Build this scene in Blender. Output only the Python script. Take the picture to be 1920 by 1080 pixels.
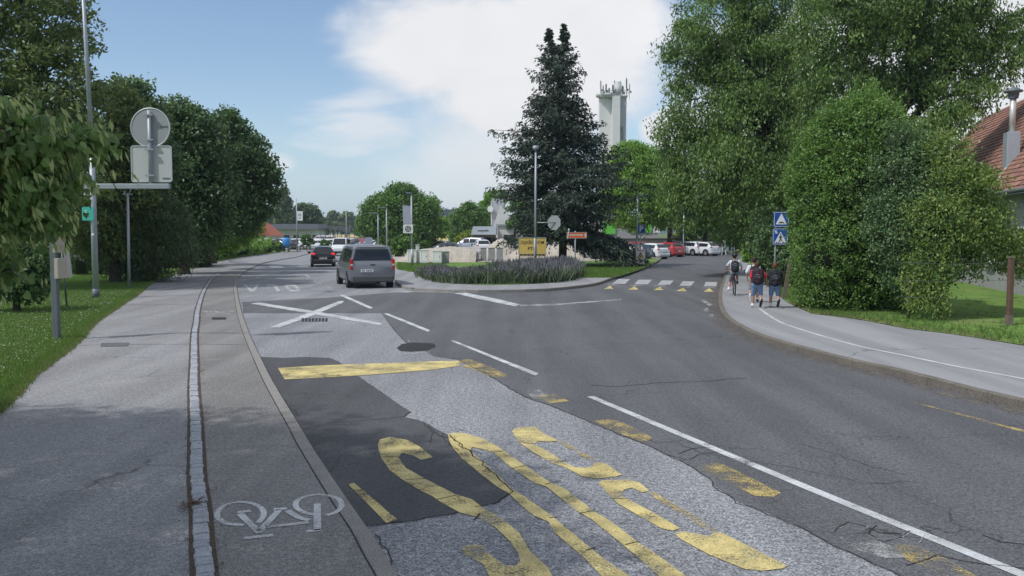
import bpy, bmesh, math, random
import numpy as np
from mathutils import Vector, Matrix
random.seed(7); RNG = np.random.default_rng(7)
R = math.radians
for o in list(bpy.data.objects): bpy.data.objects.remove(o)
SC = bpy.context.scene; COL = SC.collection

# ------------------------------------------------------------------ camera
FPX, CAMZ = 1650.0, 2.5                       # focal length in photo pixels, eye height
TH = math.atan(104 / FPX)
cam = bpy.data.objects.new('camera', bpy.data.cameras.new('camera')); COL.objects.link(cam)
cam.data.sensor_width = 36; cam.data.lens = 36 * FPX / 1920
cam.location = (0, 0, CAMZ); cam.rotation_euler = (math.pi / 2 - TH, 0, 0)
cam.data.clip_start = 0.1; cam.data.clip_end = 6000
SC.camera = cam
def ray(px, py):
    u = (px - 960) / FPX; w = (540 - py) / FPX
    return (u, math.cos(TH) + w * math.sin(TH), -math.sin(TH) + w * math.cos(TH))
def G(px, py, z=0.0):                         # the ground point (height z) seen at a photo pixel
    r = ray(px, py); t = (z - CAMZ) / r[2]
    return Vector((r[0] * t, r[1] * t, z))
def P(px, py, Y):                             # the point at distance Y seen at a photo pixel
    r = ray(px, py); t = Y / r[1]
    return Vector((r[0] * t, Y, CAMZ + r[2] * t))
def base(px, Y, z=0.0):
    return Vector(((px - 960) / FPX * Y, Y, z))

# ------------------------------------------------------------------ light
SUN_EL, SUN_AZ = R(53), R(-122)                # azimuth clockwise from +Y: the sun stands to the left
sd = Vector((math.sin(SUN_AZ) * math.cos(SUN_EL), math.cos(SUN_AZ) * math.cos(SUN_EL), math.sin(SUN_EL)))
sun = bpy.data.objects.new('sun', bpy.data.lights.new('sun', 'SUN')); COL.objects.link(sun)
sun.data.energy = 2.85; sun.data.angle = R(1.2); sun.data.color = (1.0, 0.97, 0.93)
sun.rotation_euler = (-sd).to_track_quat('-Z', 'Y').to_euler(); sun.location = (-40, 0, 60)
SC.view_settings.view_transform = 'Standard'; SC.view_settings.look = 'None'
SC.view_settings.gamma = 1; SC.view_settings.exposure = 0.12
SC.render.engine = 'CYCLES'
SC.cycles.use_denoising = True
SC.cycles.max_bounces = 6; SC.cycles.diffuse_bounces = 3; SC.cycles.glossy_bounces = 2
SC.cycles.transmission_bounces = 4; SC.cycles.transparent_max_bounces = 6; SC.cycles.volume_bounces = 0

class NT:                                     # terse node building
    def __init__(s, tree): s.t = tree; s.n = tree.nodes; s.l = tree.links
    def node(s, kind, **kw):
        n = s.n.new(kind)
        for k, v in kw.items(): setattr(n, k, v)
        return n
    def put(s, sock, v):
        if hasattr(v, 'is_linked') or hasattr(v, 'links'): s.l.new(v, sock)
        else: sock.default_value = v
    def m(s, op, a, b=0.0, c=None, clamp=False):
        n = s.node('ShaderNodeMath', operation=op, use_clamp=clamp)
        s.put(n.inputs[0], a); s.put(n.inputs[1], b)
        if c is not None: s.put(n.inputs[2], c)
        return n.outputs[0]
    def noise(s, vec, scale, detail=2, rough=0.5, dist=0.0, ntype='FBM'):
        n = s.node('ShaderNodeTexNoise'); s.put(n.inputs['Vector'], vec)
        n.inputs['Scale'].default_value = scale; n.inputs['Detail'].default_value = detail
        n.inputs['Roughness'].default_value = rough; n.inputs['Distortion'].default_value = dist
        return n.outputs['Fac']
    def ramp(s, fac, a, b, lo=0.0, hi=1.0):   # smooth remap lo..hi -> a..b (floats)
        n = s.node('ShaderNodeMapRange', interpolation_type='SMOOTHSTEP')
        s.put(n.inputs[0], fac); s.put(n.inputs[1], lo); s.put(n.inputs[2], hi); s.put(n.inputs[3], a); s.put(n.inputs[4], b)
        return n.outputs[0]
    def mix(s, fac, a, b, blend='MIX'):
        n = s.node('ShaderNodeMix', data_type='RGBA', blend_type=blend)
        s.put(n.inputs[0], fac)
        for i, v in ((6, a), (7, b)):
            if isinstance(v, (tuple, list)): v = (*v[:3], 1)
            s.put(n.inputs[i], v)
        return n.outputs[2]

world = bpy.data.worlds.new('World'); SC.world = world; world.use_nodes = True
W = NT(world.node_tree); W.n.clear()
sky = W.node('ShaderNodeTexSky', sky_type='NISHITA', sun_disc=False, sun_elevation=SUN_EL, sun_rotation=SUN_AZ)
sky.altitude = 300; sky.air_density = 1.0; sky.dust_density = 0.7; sky.ozone_density = 2.0
tc = W.node('ShaderNodeTexCoord'); sx = W.node('ShaderNodeSeparateXYZ'); W.l.new(tc.outputs['Generated'], sx.inputs[0])
yy = W.m('MAXIMUM', W.m('ABSOLUTE', sx.outputs[1]), 0.2)
U = W.m('DIVIDE', sx.outputs[0], yy); V = W.m('DIVIDE', sx.outputs[2], yy)
cv = W.node('ShaderNodeCombineXYZ'); W.l.new(U, cv.inputs[0]); W.l.new(W.m('MULTIPLY', V, 1.5), cv.inputs[1]); CV = cv.outputs[0]
fb = W.noise(CV, 9.0, 7, 0.55, 0.4); fb2 = W.noise(CV, 3.0, 4, 0.5, 0.2)
cs = W.node('ShaderNodeCombineXYZ'); W.l.new(W.m('MULTIPLY', U, 5.0), cs.inputs[0]); W.l.new(W.m('MULTIPLY', V, 26.0), cs.inputs[1])
fw = W.noise(cs.outputs[0], 1.0, 5, 0.6, 0.3)
def ell(px, py, a, b):
    du = W.m('DIVIDE', W.m('SUBTRACT', U, (px - 960) / FPX), a / FPX); dv = W.m('DIVIDE', W.m('SUBTRACT', V, (436 - py) / FPX), b / FPX)
    return W.m('SUBTRACT', 1.0, W.m('SQRT', W.m('ADD', W.m('MULTIPLY', du, du), W.m('MULTIPLY', dv, dv))))
def cloud(S, f, amp, lo, hi, k=1.0):
    return W.ramp(W.m('ADD', S, W.m('MULTIPLY', W.m('SUBTRACT', f, 0.5), amp)), 0.0, k, lo, hi)
big = W.m('MAXIMUM', ell(900, 95, 270, 125), W.m('MAXIMUM', ell(1080, 60, 190, 170), ell(1010, 190, 240, 100)))
c1 = cloud(big, W.m('ADD', W.m('MULTIPLY', fb, 0.75), W.m('MULTIPLY', fw, 0.25)), 1.15, -0.12, 0.42, 0.97)
c2 = cloud(ell(900, 290, 230, 200), fb, 1.1, 0.0, 0.9, 0.75)
c3 = cloud(ell(505, 300, 60, 45), fb, 2.2, 0.1, 0.7, 0.8)
c4 = cloud(W.m('MAXIMUM', ell(1265, 245, 90, 50), ell(1750, 200, 560, 330)), fb, 0.9, 0.0, 0.35, 0.9)
c5 = cloud(ell(690, 230, 220, 120), fw, 2.1, 0.35, 1.0, 0.65)
c6 = cloud(ell(960, -560, 1500, 480), fb2, 1.5, 0.1, 0.9, 0.4)
c7 = W.m('MULTIPLY', W.ramp(V, 0.0, 1.0, 0.5, 1.1), W.ramp(fb2, 0.25, 0.68, 0.36, 0.52))  # overhead cloud out of view, added to whiten the fill light
cov = W.m('MAXIMUM', c1, c7)
for c in (c2, c3, c4, c5, c6): cov = W.m('MAXIMUM', cov, c)
hz = W.ramp(V, 0.62, 0.0, 0.0, 0.16)                     # pale air low over the horizon
tone = W.m('ADD', 0.80, W.m('ADD', W.m('MULTIPLY', fb2, 0.22), W.m('MULTIPLY', fb, 0.16)))
cn = W.node('ShaderNodeVectorMath', operation='SCALE'); cn.inputs[0].default_value = (6.45, 6.45, 6.55); W.l.new(tone, cn.inputs[3])
skyc = W.mix(hz, sky.outputs[0], (3.6, 4.75, 5.9))
skyc = W.mix(cov, skyc, cn.outputs[0])
bg = W.node('ShaderNodeBackground'); W.l.new(skyc, bg.inputs[0]); bg.inputs[1].default_value = 0.128
wo = W.node('ShaderNodeOutputWorld'); W.l.new(bg.outputs[0], wo.inputs[0])

# ------------------------------------------------------------------ materials
def newmat(name):
    m = bpy.data.materials.new(name); m.use_nodes = True; t = NT(m.node_tree)
    return m, t, m.node_tree.nodes['Principled BSDF']
def mat(name, c, rough=0.6, metal=0.0, var=0.12, scale=3.0, bump=0.0, bscale=40.0, spec=0.4, emit=None, fine=0.0):
    m, t, b = newmat(name); tcn = t.node('ShaderNodeTexCoord'); o = tcn.outputs['Object']
    f = t.noise(o, scale, 5, 0.6)
    g = t.m('ADD', 1 - var, t.m('MULTIPLY', f, 2 * var))
    if fine: g = t.m('MULTIPLY', g, t.ramp(t.noise(o, bscale, 2), 1 - fine, 1 + fine, 0.3, 0.7))
    v = t.node('ShaderNodeVectorMath', operation='SCALE'); v.inputs[0].default_value = c[:3]; t.l.new(g, v.inputs[3])
    t.l.new(v.outputs[0], b.inputs['Base Color'])
    b.inputs['Roughness'].default_value = rough; b.inputs['Metallic'].default_value = metal
    b.inputs['Specular IOR Level'].default_value = spec
    if bump:
        bn = t.node('ShaderNodeBump'); bn.inputs['Strength'].default_value = bump; bn.inputs['Distance'].default_value = 0.02
        t.l.new(t.noise(o, bscale, 3), bn.inputs['Height']); t.l.new(bn.outputs[0], b.inputs['Normal'])
    if emit: b.inputs['Emission Color'].default_value = (*c[:3], 1); b.inputs['Emission Strength'].default_value = emit
    return m
def asphalt(name, dark, light, grain=0.35, gs=70.0, cracks=0.0, blotch=0.25, stain=0.0, tint=(0.97, 1, 1.07), cscale=1.1):
    m, t, b = newmat(name); tcn = t.node('ShaderNodeTexCoord'); o = tcn.outputs['Object']
    big = t.ramp(t.noise(o, 0.33, 6, 0.62, 0.3), 0, 1, 0.32, 0.68)
    mid = t.noise(o, 2.3, 5, 0.65)
    k = t.m('ADD', t.m('MULTIPLY', big, blotch), t.m('MULTIPLY', mid, 1 - blotch))
    col = t.mix(k, tuple(dark * c for c in tint), tuple(light * c for c in tint))
    # wheel-path streaks along the road
    mp = t.node('ShaderNodeMapping'); t.l.new(o, mp.inputs[0]); mp.inputs['Rotation'].default_value = (0, 0, R(18)); mp.inputs['Scale'].default_value = (1.3, 0.09, 1)
    st = t.ramp(t.noise(mp.outputs[0], 1.0, 3), 0.86, 1.13, 0.3, 0.7)
    gr = t.noise(o, gs, 2, 0.75); gr2 = t.noise(o, gs * 0.37, 2, 0.6)
    g = t.m('MULTIPLY', t.ramp(gr, 1 - grain, 1 + grain * 1.25, 0.28, 0.72), t.ramp(gr2, 1 - grain * .45, 1 + grain * .45, 0.3, 0.7))
    g = t.m('MULTIPLY', g, st)
    hgt = gr
    if cracks:
        dv = t.node('ShaderNodeVectorMath', operation='ADD'); t.l.new(o, dv.inputs[0])
        nv = t.node('ShaderNodeTexNoise'); t.l.new(o, nv.inputs['Vector']); nv.inputs['Scale'].default_value = 2.6; nv.inputs['Detail'].default_value = 4
        sc = t.node('ShaderNodeVectorMath', operation='SCALE'); t.l.new(nv.outputs['Color'], sc.inputs[0]); sc.inputs[3].default_value = 0.55
        t.l.new(sc.outputs[0], dv.inputs[1])
        vo = t.node('ShaderNodeTexVoronoi', feature='DISTANCE_TO_EDGE'); t.l.new(dv.outputs[0], vo.inputs['Vector']); vo.inputs['Scale'].default_value = cscale
        line = t.ramp(vo.outputs['Distance'], 1, 0, 0.0, 0.012)
        msk = t.ramp(t.noise(o, 0.42, 3), 0, 1, 0.56 - 0.12 * cracks, 0.66)
        g = t.m('MULTIPLY', g, t.m('SUBTRACT', 1.0, t.m('MULTIPLY', t.m('MULTIPLY', line, msk), 0.55)))
    oil = t.ramp(t.noise(o, 4.2, 3, 0.6, 0.8), 0, 0.22, 0.66, 0.76); g = t.m('MULTIPLY', g, t.m('SUBTRACT', 1.0, oil))
    chip = t.ramp(t.noise(o, gs * 0.9, 1, 0.5), 0, grain * 0.9, 0.68, 0.76); g = t.m('MULTIPLY', g, t.m('ADD', 1.0, chip))
    if stain:
        s1 = t.ramp(t.noise(o, 0.9, 5, 0.7, 0.6), 0, stain, 0.56, 0.72)
        col = t.mix(s1, col, (light * 1.45, light * 1.4, light * 1.3))
    v = t.node('ShaderNodeVectorMath', operation='SCALE'); t.l.new(col, v.inputs[0]); t.l.new(g, v.inputs[3])
    t.l.new(v.outputs[0], b.inputs['Base Color']); b.inputs['Roughness'].default_value = 0.86; b.inputs['Specular IOR Level'].default_value = 0.35
    bn = t.node('ShaderNodeBump'); bn.inputs['Strength'].default_value = 0.5; bn.inputs['Distance'].default_value = 0.004
    t.l.new(hgt, bn.inputs['Height']); t.l.new(bn.outputs[0], b.inputs['Normal'])
    return m
def paint(name, c, wear=0.35, rough=0.7, seams=0.0):     # worn road paint: flakes away to what lies below
    m, t, b = newmat(name); tcn = t.node('ShaderNodeTexCoord'); o = tcn.outputs['Object']
    f = t.m('ADD', t.m('MULTIPLY', t.noise(o, 60, 3, 0.8), 0.55), t.m('MULTIPLY', t.noise(o, 2.6, 4, 0.6), 0.45))
    a = t.ramp(f, 0, 1, wear - 0.07 + 0.1, wear + 0.07 + 0.1)
    g = t.m('MULTIPLY', t.ramp(t.noise(o, 70, 2), 0.8, 1.12, 0.3, 0.7), t.ramp(t.noise(o, 1.7, 4), 0.82, 1.1, 0.3, 0.7))
    dirty = t.mix(t.ramp(t.noise(o, 1.4, 5, 0.65), 0, 0.6, 0.42, 0.72), c, (c[0] * .35 + .10, c[1] * .35 + .10, c[2] * .3 + .09))
    v = t.node('ShaderNodeVectorMath', operation='SCALE'); t.l.new(dirty, v.inputs[0]); t.l.new(g, v.inputs[3])
    t.l.new(v.outputs[0], b.inputs['Base Color']); b.inputs['Roughness'].default_value = rough
    t.l.new(a, b.inputs['Alpha'])
    return m
def leafmat(name, dark, light, trans=0.28, rough=0.5, k=1.72, grey=0.008):
    m, t, b = newmat(name); dark = tuple(x * k + grey for x in dark); light = tuple(x * k + grey for x in light)
    at = t.node('ShaderNodeAttribute', attribute_name='tone')
    col = t.mix(at.outputs['Fac'], dark, light)
    t.l.new(col, b.inputs['Base Color']); b.inputs['Roughness'].default_value = rough; b.inputs['Specular IOR Level'].default_value = 0.5
    tr = t.node('ShaderNodeBsdfTranslucent'); t.l.new(t.mix(0.5, col, (light[0] * 1.3, light[1] * 1.3, light[2] * 0.8)), tr.inputs[0])
    mx = t.node('ShaderNodeMixShader'); mx.inputs[0].default_value = trans
    t.l.new(b.outputs[0], mx.inputs[1]); t.l.new(tr.outputs[0], mx.inputs[2])
    t.l.new(mx.outputs[0], t.n['Material Output'].inputs[0])
    return m
M = {}
M['road_old'] = asphalt('old light asphalt', 0.175, 0.245, 0.72, 50, 0.6, 0.4)
M['road_dark'] = asphalt('dark asphalt', 0.085, 0.115, 0.45, 58, 0.9, 0.45, cscale=0.5)
M['road_patch'] = asphalt('fresh patch asphalt', 0.060, 0.082, 0.36, 62, 1.0, 0.35, cscale=0.8)
M['tar'] = asphalt('tar', 0.022, 0.032, 0.2, 60)
M['foot'] = asphalt('footpath asphalt', 0.195, 0.245, 0.42, 66, 0.35, 0.4, 0.2, tint=(.99, 1, 1.03), cscale=0.4)
M['bike'] = asphalt('bike lane asphalt', 0.155, 0.21, 0.45, 62, 0.5, 0.55, 0.55, tint=(1.02, 1, 0.98))
M['walk'] = asphalt('light pavement', 0.235, 0.275, 0.14, 90, 0.25, 0.4, 0.1, tint=(.98, 1, 1.04), cscale=0.3)
M['kerb'] = mat('kerb stone', (0.24, 0.23, 0.215), 0.85, var=0.25, scale=4, bump=0.4, bscale=60, fine=0.25)
M['kerb_r'] = mat('dirty kerb stone', (0.15, 0.135, 0.115), 0.9, var=0.45, scale=2.5, bump=0.5, bscale=50, fine=0.3)
M['cobble'] = mat('cobble stone', (0.33, 0.35, 0.385), 0.8, var=0.4, scale=6.5, bump=0.6, bscale=45, fine=0.2)
M['soil'] = mat('soil', (0.075, 0.058, 0.042), 0.95, var=0.4, scale=8, bump=0.6, bscale=70, fine=0.4)
M['crack'] = mat('crack filling', (0.03, 0.028, 0.026), 0.95, var=0.3)
M['yellow'] = paint('yellow road paint', (0.64, 0.53, 0.22), 0.345)
M['yellow_worn'] = paint('worn yellow road paint', (0.58, 0.45, 0.17), 0.42)
M['white'] = paint('white road paint', (0.56, 0.58, 0.60), 0.32)
M['white_worn'] = paint('worn white road paint', (0.42, 0.43, 0.43), 0.42)
M['white_faint'] = paint('faint white road paint', (0.46, 0.47, 0.48), 0.39)
M['white_bike'] = paint('white bicycle marking paint', (0.62, 0.63, 0.64), 0.33)
def grassmat(name, a, b2, dry, sc=1.2):
    m, t, b = newmat(name); o = t.node('ShaderNodeTexCoord').outputs['Object']
    f = t.ramp(t.noise(o, sc, 5, 0.6), 0, 1, 0.3, 0.7); col = t.mix(f, a, b2)
    col = t.mix(t.ramp(t.noise(o, sc * 0.45, 4, 0.7), 0, 0.75, 0.52, 0.7), col, dry)
    v = t.node('ShaderNodeVectorMath', operation='SCALE'); t.l.new(col, v.inputs[0]); t.l.new(t.ramp(t.noise(o, 26, 3, .7), 0.6, 1.35, 0.3, 0.7), v.inputs[3])
    t.l.new(v.outputs[0], b.inputs['Base Color']); b.inputs['Roughness'].default_value = 0.9; b.inputs['Specular IOR Level'].default_value = 0.15
    return m
M['lawn'] = grassmat('lawn', (0.10, 0.18, 0.04), (0.15, 0.25, 0.055), (0.21, 0.23, 0.10))
M['ground'] = grassmat('ground', (0.09, 0.13, 0.035), (0.14, 0.17, 0.05), (0.22, 0.2, 0.1), 0.05)
M['field'] = mat('ripe field', (0.52, 0.40, 0.16), 0.95, var=0.2, scale=0.02)
M['lot'] = mat('gravel lot', (0.36, 0.33, 0.29), 0.95, var=0.2, scale=0.8, fine=0.2)
M['steel'] = mat('galvanised steel', (0.33, 0.36, 0.39), 0.5, 0.35, var=0.14, scale=5)
M['steel_dark'] = mat('weathered steel', (0.13, 0.15, 0.165), 0.55, 0.25, var=0.2, scale=4)
M['signback'] = mat('grey sign back', (0.30, 0.315, 0.32), 0.6, 0.1, var=0.08, scale=2)
M['signback2'] = mat('pale sign back', (0.46, 0.48, 0.46), 0.6, 0.1, var=0.07, scale=2)
M['signrim'] = mat('sign rim', (0.5, 0.52, 0.54), 0.45, 0.3, var=0.08)
M['black'] = mat('black plastic', (0.015, 0.015, 0.017), 0.5)
M['tyre'] = mat('tyre rubber', (0.018, 0.018, 0.019), 0.85)
M['rim'] = mat('wheel rim', (0.35, 0.36, 0.37), 0.35, 0.7)
M['glass'] = mat('car glass', (0.018, 0.022, 0.026), 0.08, 0.0, var=0.05, spec=0.55)
M['red_lamp'] = mat('tail lamp', (0.42, 0.012, 0.015), 0.2, var=0.15, scale=20)
M['red_lit'] = mat('lit tail lamp', (0.8, 0.02, 0.02), 0.2, emit=0.8)
M['head_lamp'] = mat('head lamp', (0.65, 0.68, 0.7), 0.1, 0.3)
M['plate'] = mat('number plate', (0.72, 0.73, 0.72), 0.5)
M['white_p'] = mat('white coating', (0.72, 0.73, 0.74), 0.5, var=0.06)
M['offwhite'] = mat('pale render', (0.60, 0.60, 0.57), 0.8, var=0.1, scale=1.2)
M['wallwhite'] = mat('old plaster', (0.30, 0.30, 0.30), 0.9, var=0.2, scale=1.4, fine=0.1)  # darkened base: shrub shade on the house wall put into the colour
M['blue'] = mat('traffic blue', (0.012, 0.075, 0.33), 0.4, var=0.05)
M['green_sign'] = mat('green plate', (0.06, 0.42, 0.33), 0.5, var=0.1)
M['yellow_sign'] = mat('yellow board', (0.64, 0.45, 0.12), 0.55, var=0.06)
M['orange'] = mat('orange sign', (0.55, 0.12, 0.025), 0.5, var=0.08)
M['ink'] = mat('dark lettering', (0.03, 0.03, 0.035), 0.6)
M['ink_grey'] = mat('grey lettering', (0.13, 0.14, 0.16), 0.6)
M['bark'] = mat('bark', (0.085, 0.068, 0.05), 0.95, var=0.35, scale=5, bump=0.7, bscale=18, fine=0.3)
M['bark_dark'] = mat('dark bark', (0.045, 0.036, 0.03), 0.95, var=0.35, scale=5, bump=0.7, bscale=18)
M['wood'] = mat('weathered wood', (0.16, 0.13, 0.105), 0.9, var=0.35, scale=4, bump=0.4, bscale=25)
M['wood_red'] = mat('old painted wood', (0.12, 0.07, 0.052), 0.9, var=0.5, scale=7, bump=0.4, bscale=25)
M['core'] = mat('dark_core', (0.018, 0.028, 0.012), 0.95, var=0.3)  # solid dark filling set inside foliage to block see-through

# ------------------------------------------------------------------ mesh helpers
class MB:
    def __init__(s): s.v = []; s.f = []; s.mi = []; s.cur = 0; s.smooth = []
    def add(s, vs, fs, smooth=False):
        n = len(s.v); s.v += [tuple(v) for v in vs]
        for f in fs: s.f.append(tuple(i + n for i in f)); s.mi.append(s.cur); s.smooth.append(smooth)
        return s
    def box(s, c, d, rz=0.0, bev=0.0, rot=None):
        x, y, z = d[0] / 2, d[1] / 2, d[2] / 2
        if bev:
            b = min(bev, x * .9, y * .9, z * .9); vs = []; 
            for sx in (-1, 1):
                for sy in (-1, 1):
                    for sz in (-1, 1):
                        vs += [(sx * x, sy * (y - b), sz * (z - b)), (sx * (x - b), sy * y, sz * (z - b)), (sx * (x - b), sy * (y - b), sz * z)]
            bm = bmesh.new(); [bm.verts.new(v) for v in vs]; bmesh.ops.convex_hull(bm, input=bm.verts); bm.verts.ensure_lookup_table(); bm.verts.index_update()
            fs = [[v.index for v in f.verts] for f in bm.faces]; vs = [tuple(v.co) for v in bm.verts]; bm.free()
        else:
            vs = [(a, b_, e) for a in (-x, x) for b_ in (-y, y) for e in (-z, z)]
            fs = [(0, 1, 3, 2), (4, 6, 7, 5), (0, 4, 5, 1), (2, 3, 7, 6), (0, 2, 6, 4), (1, 5, 7, 3)]
        mt = rot if rot is not None else Matrix.Rotation(rz, 3, 'Z')
        return s.add([mt @ Vector(v) + Vector(c) for v in vs], fs)
    def cyl(s, p0, p1, r0, r1=None, n=12, cap=True, smooth=True):
        r1 = r0 if r1 is None else r1; p0 = Vector(p0); p1 = Vector(p1); d = (p1 - p0)
        if d.length < 1e-6: return s
        q = d.to_track_quat('Z', 'Y').to_matrix(); vs = []
        for p, r in ((p0, r0), (p1, r1)):
            for i in range(n):
                a = 2 * math.pi * i / n; vs.append(p + q @ Vector((r * math.cos(a), r * math.sin(a), 0)))
        s.add(vs, [(i, (i + 1) % n, n + (i + 1) % n, n + i) for i in range(n)], smooth)
        if cap: s.add(vs, [tuple(range(n - 1, -1, -1)), tuple(range(n, 2 * n))])
        return s
    def tube(s, pts, rs, n=8):
        for i in range(len(pts) - 1):
            s.cyl(pts[i], pts[i + 1], rs[i] if hasattr(rs, '__len__') else rs, rs[i + 1] if hasattr(rs, '__len__') else rs, n)
        return s
    def sph(s, c, r, n=12, m=8, rot=None):
        if not hasattr(r, '__len__'): r = (r, r, r)
        vs = []
        for j in range(m + 1):
            t = math.pi * j / m
            for i in range(n):
                a = 2 * math.pi * i / n; v = Vector((r[0] * math.sin(t) * math.cos(a), r[1] * math.sin(t) * math.sin(a), r[2] * math.cos(t)))
                if rot is not None: v = rot @ v
                vs.append(v + Vector(c))
        return s.add(vs, [(j * n + i, (j + 1) * n + i, (j + 1) * n + (i + 1) % n, j * n + (i + 1) % n) for j in range(m) for i in range(n)], True)
    def lathe(s, prof, c=(0, 0, 0), axis='Z', n=20):      # prof: list of (r, h)
        vs = []
        for r, h in prof:
            for i in range(n):
                a = 2 * math.pi * i / n; x, y = r * math.cos(a), r * math.sin(a)
                v = {'Z': (x, y, h), 'Y': (x, h, y), 'X': (h, x, y)}[axis]; vs.append(Vector(v) + Vector(c))
        return s.add(vs, [(j * n + i, j * n + (i + 1) % n, (j + 1) * n + (i + 1) % n, (j + 1) * n + i) for j in range(len(prof) - 1) for i in range(n)], True)
    def prism(s, poly, mt, depth):                        # poly in local XZ, extruded along local +Y
        n = len(poly); a = [mt @ Vector((x, 0, z)) for x, z in poly]; b = [mt @ Vector((x, depth, z)) for x, z in poly]
        s.add(a + b, [tuple(range(n)), tuple(range(2 * n - 1, n - 1, -1))] + [(i, n + i, n + (i + 1) % n, (i + 1) % n) for i in range(n)])
        return s
    def sheet(s, pts):
        a = sum(pts[i][0] * pts[(i + 1) % len(pts)][1] - pts[(i + 1) % len(pts)][0] * pts[i][1] for i in range(len(pts)))
        if a < 0: pts = pts[::-1]
        return s.add(pts, [tuple(range(len(pts)))])
    def build(s, name, m, parent=None, loc=None):
        me = bpy.data.meshes.new(name); me.from_pydata(s.v, [], s.f)
        for x in (m if isinstance(m, (list, tuple)) else [m]): me.materials.append(x)
        me.polygons.foreach_set('material_index', s.mi); me.polygons.foreach_set('use_smooth', s.smooth)
        me.update(); bm = bmesh.new(); bm.from_mesh(me); bmesh.ops.remove_doubles(bm, verts=bm.verts, dist=1e-5)
        bm.to_mesh(me); bm.free()
        o = bpy.data.objects.new(name, me); COL.objects.link(o)
        if parent: o.parent = parent
        if loc is not None: o.location = loc
        return o
def bevel(o, w, seg=2, angle=40):
    md = o.modifiers.new('bevel', 'BEVEL'); md.width = w; md.segments = seg; md.limit_method = 'ANGLE'; md.angle_limit = R(angle); return o
def tag(o, label=None, cat=None, group=None, kind=None):
    for k, v in (('label', label), ('category', cat), ('group', group), ('kind', kind)):
        if v: o[k] = v
    return o
def thing(name, label, cat, loc=(0, 0, 0), rz=0.0, group=None):
    o = bpy.data.objects.new(name, None); COL.objects.link(o); o.location = loc; o.rotation_euler = (0, 0, rz); o.empty_display_size = .2
    return tag(o, label, cat, group)
def copy_tree(src, loc, rz=0.0, label=None, scale=None):
    def cp(o, par):
        c = o.copy(); COL.objects.link(c)
        if par: c.parent = par
        for ch in o.children: cp(ch, c)
        return c
    r = cp(src, None); r.location = loc; r.rotation_euler = (0, 0, rz)
    if scale: r.scale = scale
    if label: r['label'] = label
    return r
def struct(o): o['kind'] = 'structure'; return o
def text(name, s, size, m, parent, loc, rot, depth=0.002, sx=1.0, align='CENTER', bold=0.0):
    cu = bpy.data.curves.new(name, 'FONT'); cu.body = s; cu.size = size; cu.extrude = depth; cu.align_x = align; cu.align_y = 'CENTER'; cu.offset = bold; cu.space_character = 1.08
    t = bpy.data.objects.new(name + '_tmp', cu); COL.objects.link(t); bpy.context.view_layer.update()
    me = bpy.data.meshes.new_from_object(t.evaluated_get(bpy.context.evaluated_depsgraph_get())); bpy.data.objects.remove(t)
    me.materials.clear(); me.materials.append(m)
    o = bpy.data.objects.new(name, me); COL.objects.link(o); o.parent = parent; o.location = loc; o.rotation_euler = rot; o.scale = (sx, 1, 1)
    return o
def jit(pts, step=0.25, amp=0.015, close=True):
    out = []; n = len(pts)
    for i in range(n if close else n - 1):
        a, b = Vector(pts[i]), Vector(pts[(i + 1) % n]); k = max(1, int((b - a).length / step)); k = min(k, 60)
        for j in range(k):
            p = a.lerp(b, j / k); out.append(Vector((p.x + random.uniform(-amp, amp), p.y + random.uniform(-amp, amp), p.z)))
    if not close: out.append(Vector(pts[-1]))
    return out
def smooth_path(pts, step=0.5):                          # Catmull-Rom through the points
    pts = [Vector(p) for p in pts]; out = []
    for i in range(len(pts) - 1):
        p0, p1, p2, p3 = pts[max(i - 1, 0)], pts[i], pts[i + 1], pts[min(i + 2, len(pts) - 1)]
        k = max(2, int((p2 - p1).length / step)); k = min(k, 40)
        for j in range(k):
            t = j / k; out.append(0.5 * ((2 * p1) + (-p0 + p2) * t + (2 * p0 - 5 * p1 + 4 * p2 - p3) * t * t + (-p0 + 3 * p1 - 3 * p2 + p3) * t ** 3))
    out.append(pts[-1]); return out
def offset(path, w):                                     # to the left of the direction of travel for w > 0
    out = []
    for i, p in enumerate(path):
        a = path[max(i - 1, 0)]; b = path[min(i + 1, len(path) - 1)]; d = (b - a); d.z = 0; d.normalize()
        out.append(Vector((p.x - d.y * w, p.y + d.x * w, p.z)))
    return out
def ribbon(mb, path, w0, w1, z0, z1):
    a = offset(path, w0); b = offset(path, w1); n = len(path); vs = []
    for p, q in zip(a, b): vs += [(p.x, p.y, z0), (p.x, p.y, z1), (q.x, q.y, z1), (q.x, q.y, z0)]
    fs = []
    for i in range(n - 1):
        o = i * 4; fs += [(o, o + 4, o + 5, o + 1), (o + 1, o + 5, o + 6, o + 2), (o + 2, o + 6, o + 7, o + 3)]
    mb.add(vs, fs); return mb
def flat(mb, path, w0, w1, z):
    a = offset(path, w0); b = offset(path, w1)
    for i in range(len(path) - 1):
        mb.add([(a[i].x, a[i].y, z), (a[i + 1].x, a[i + 1].y, z), (b[i + 1].x, b[i + 1].y, z), (b[i].x, b[i].y, z)], [(0, 1, 2, 3) if w1 > w0 else (3, 2, 1, 0)])
    return mb
def pxs(l, z=0.0): return [G(x, y, z) for x, y in l]
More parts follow.
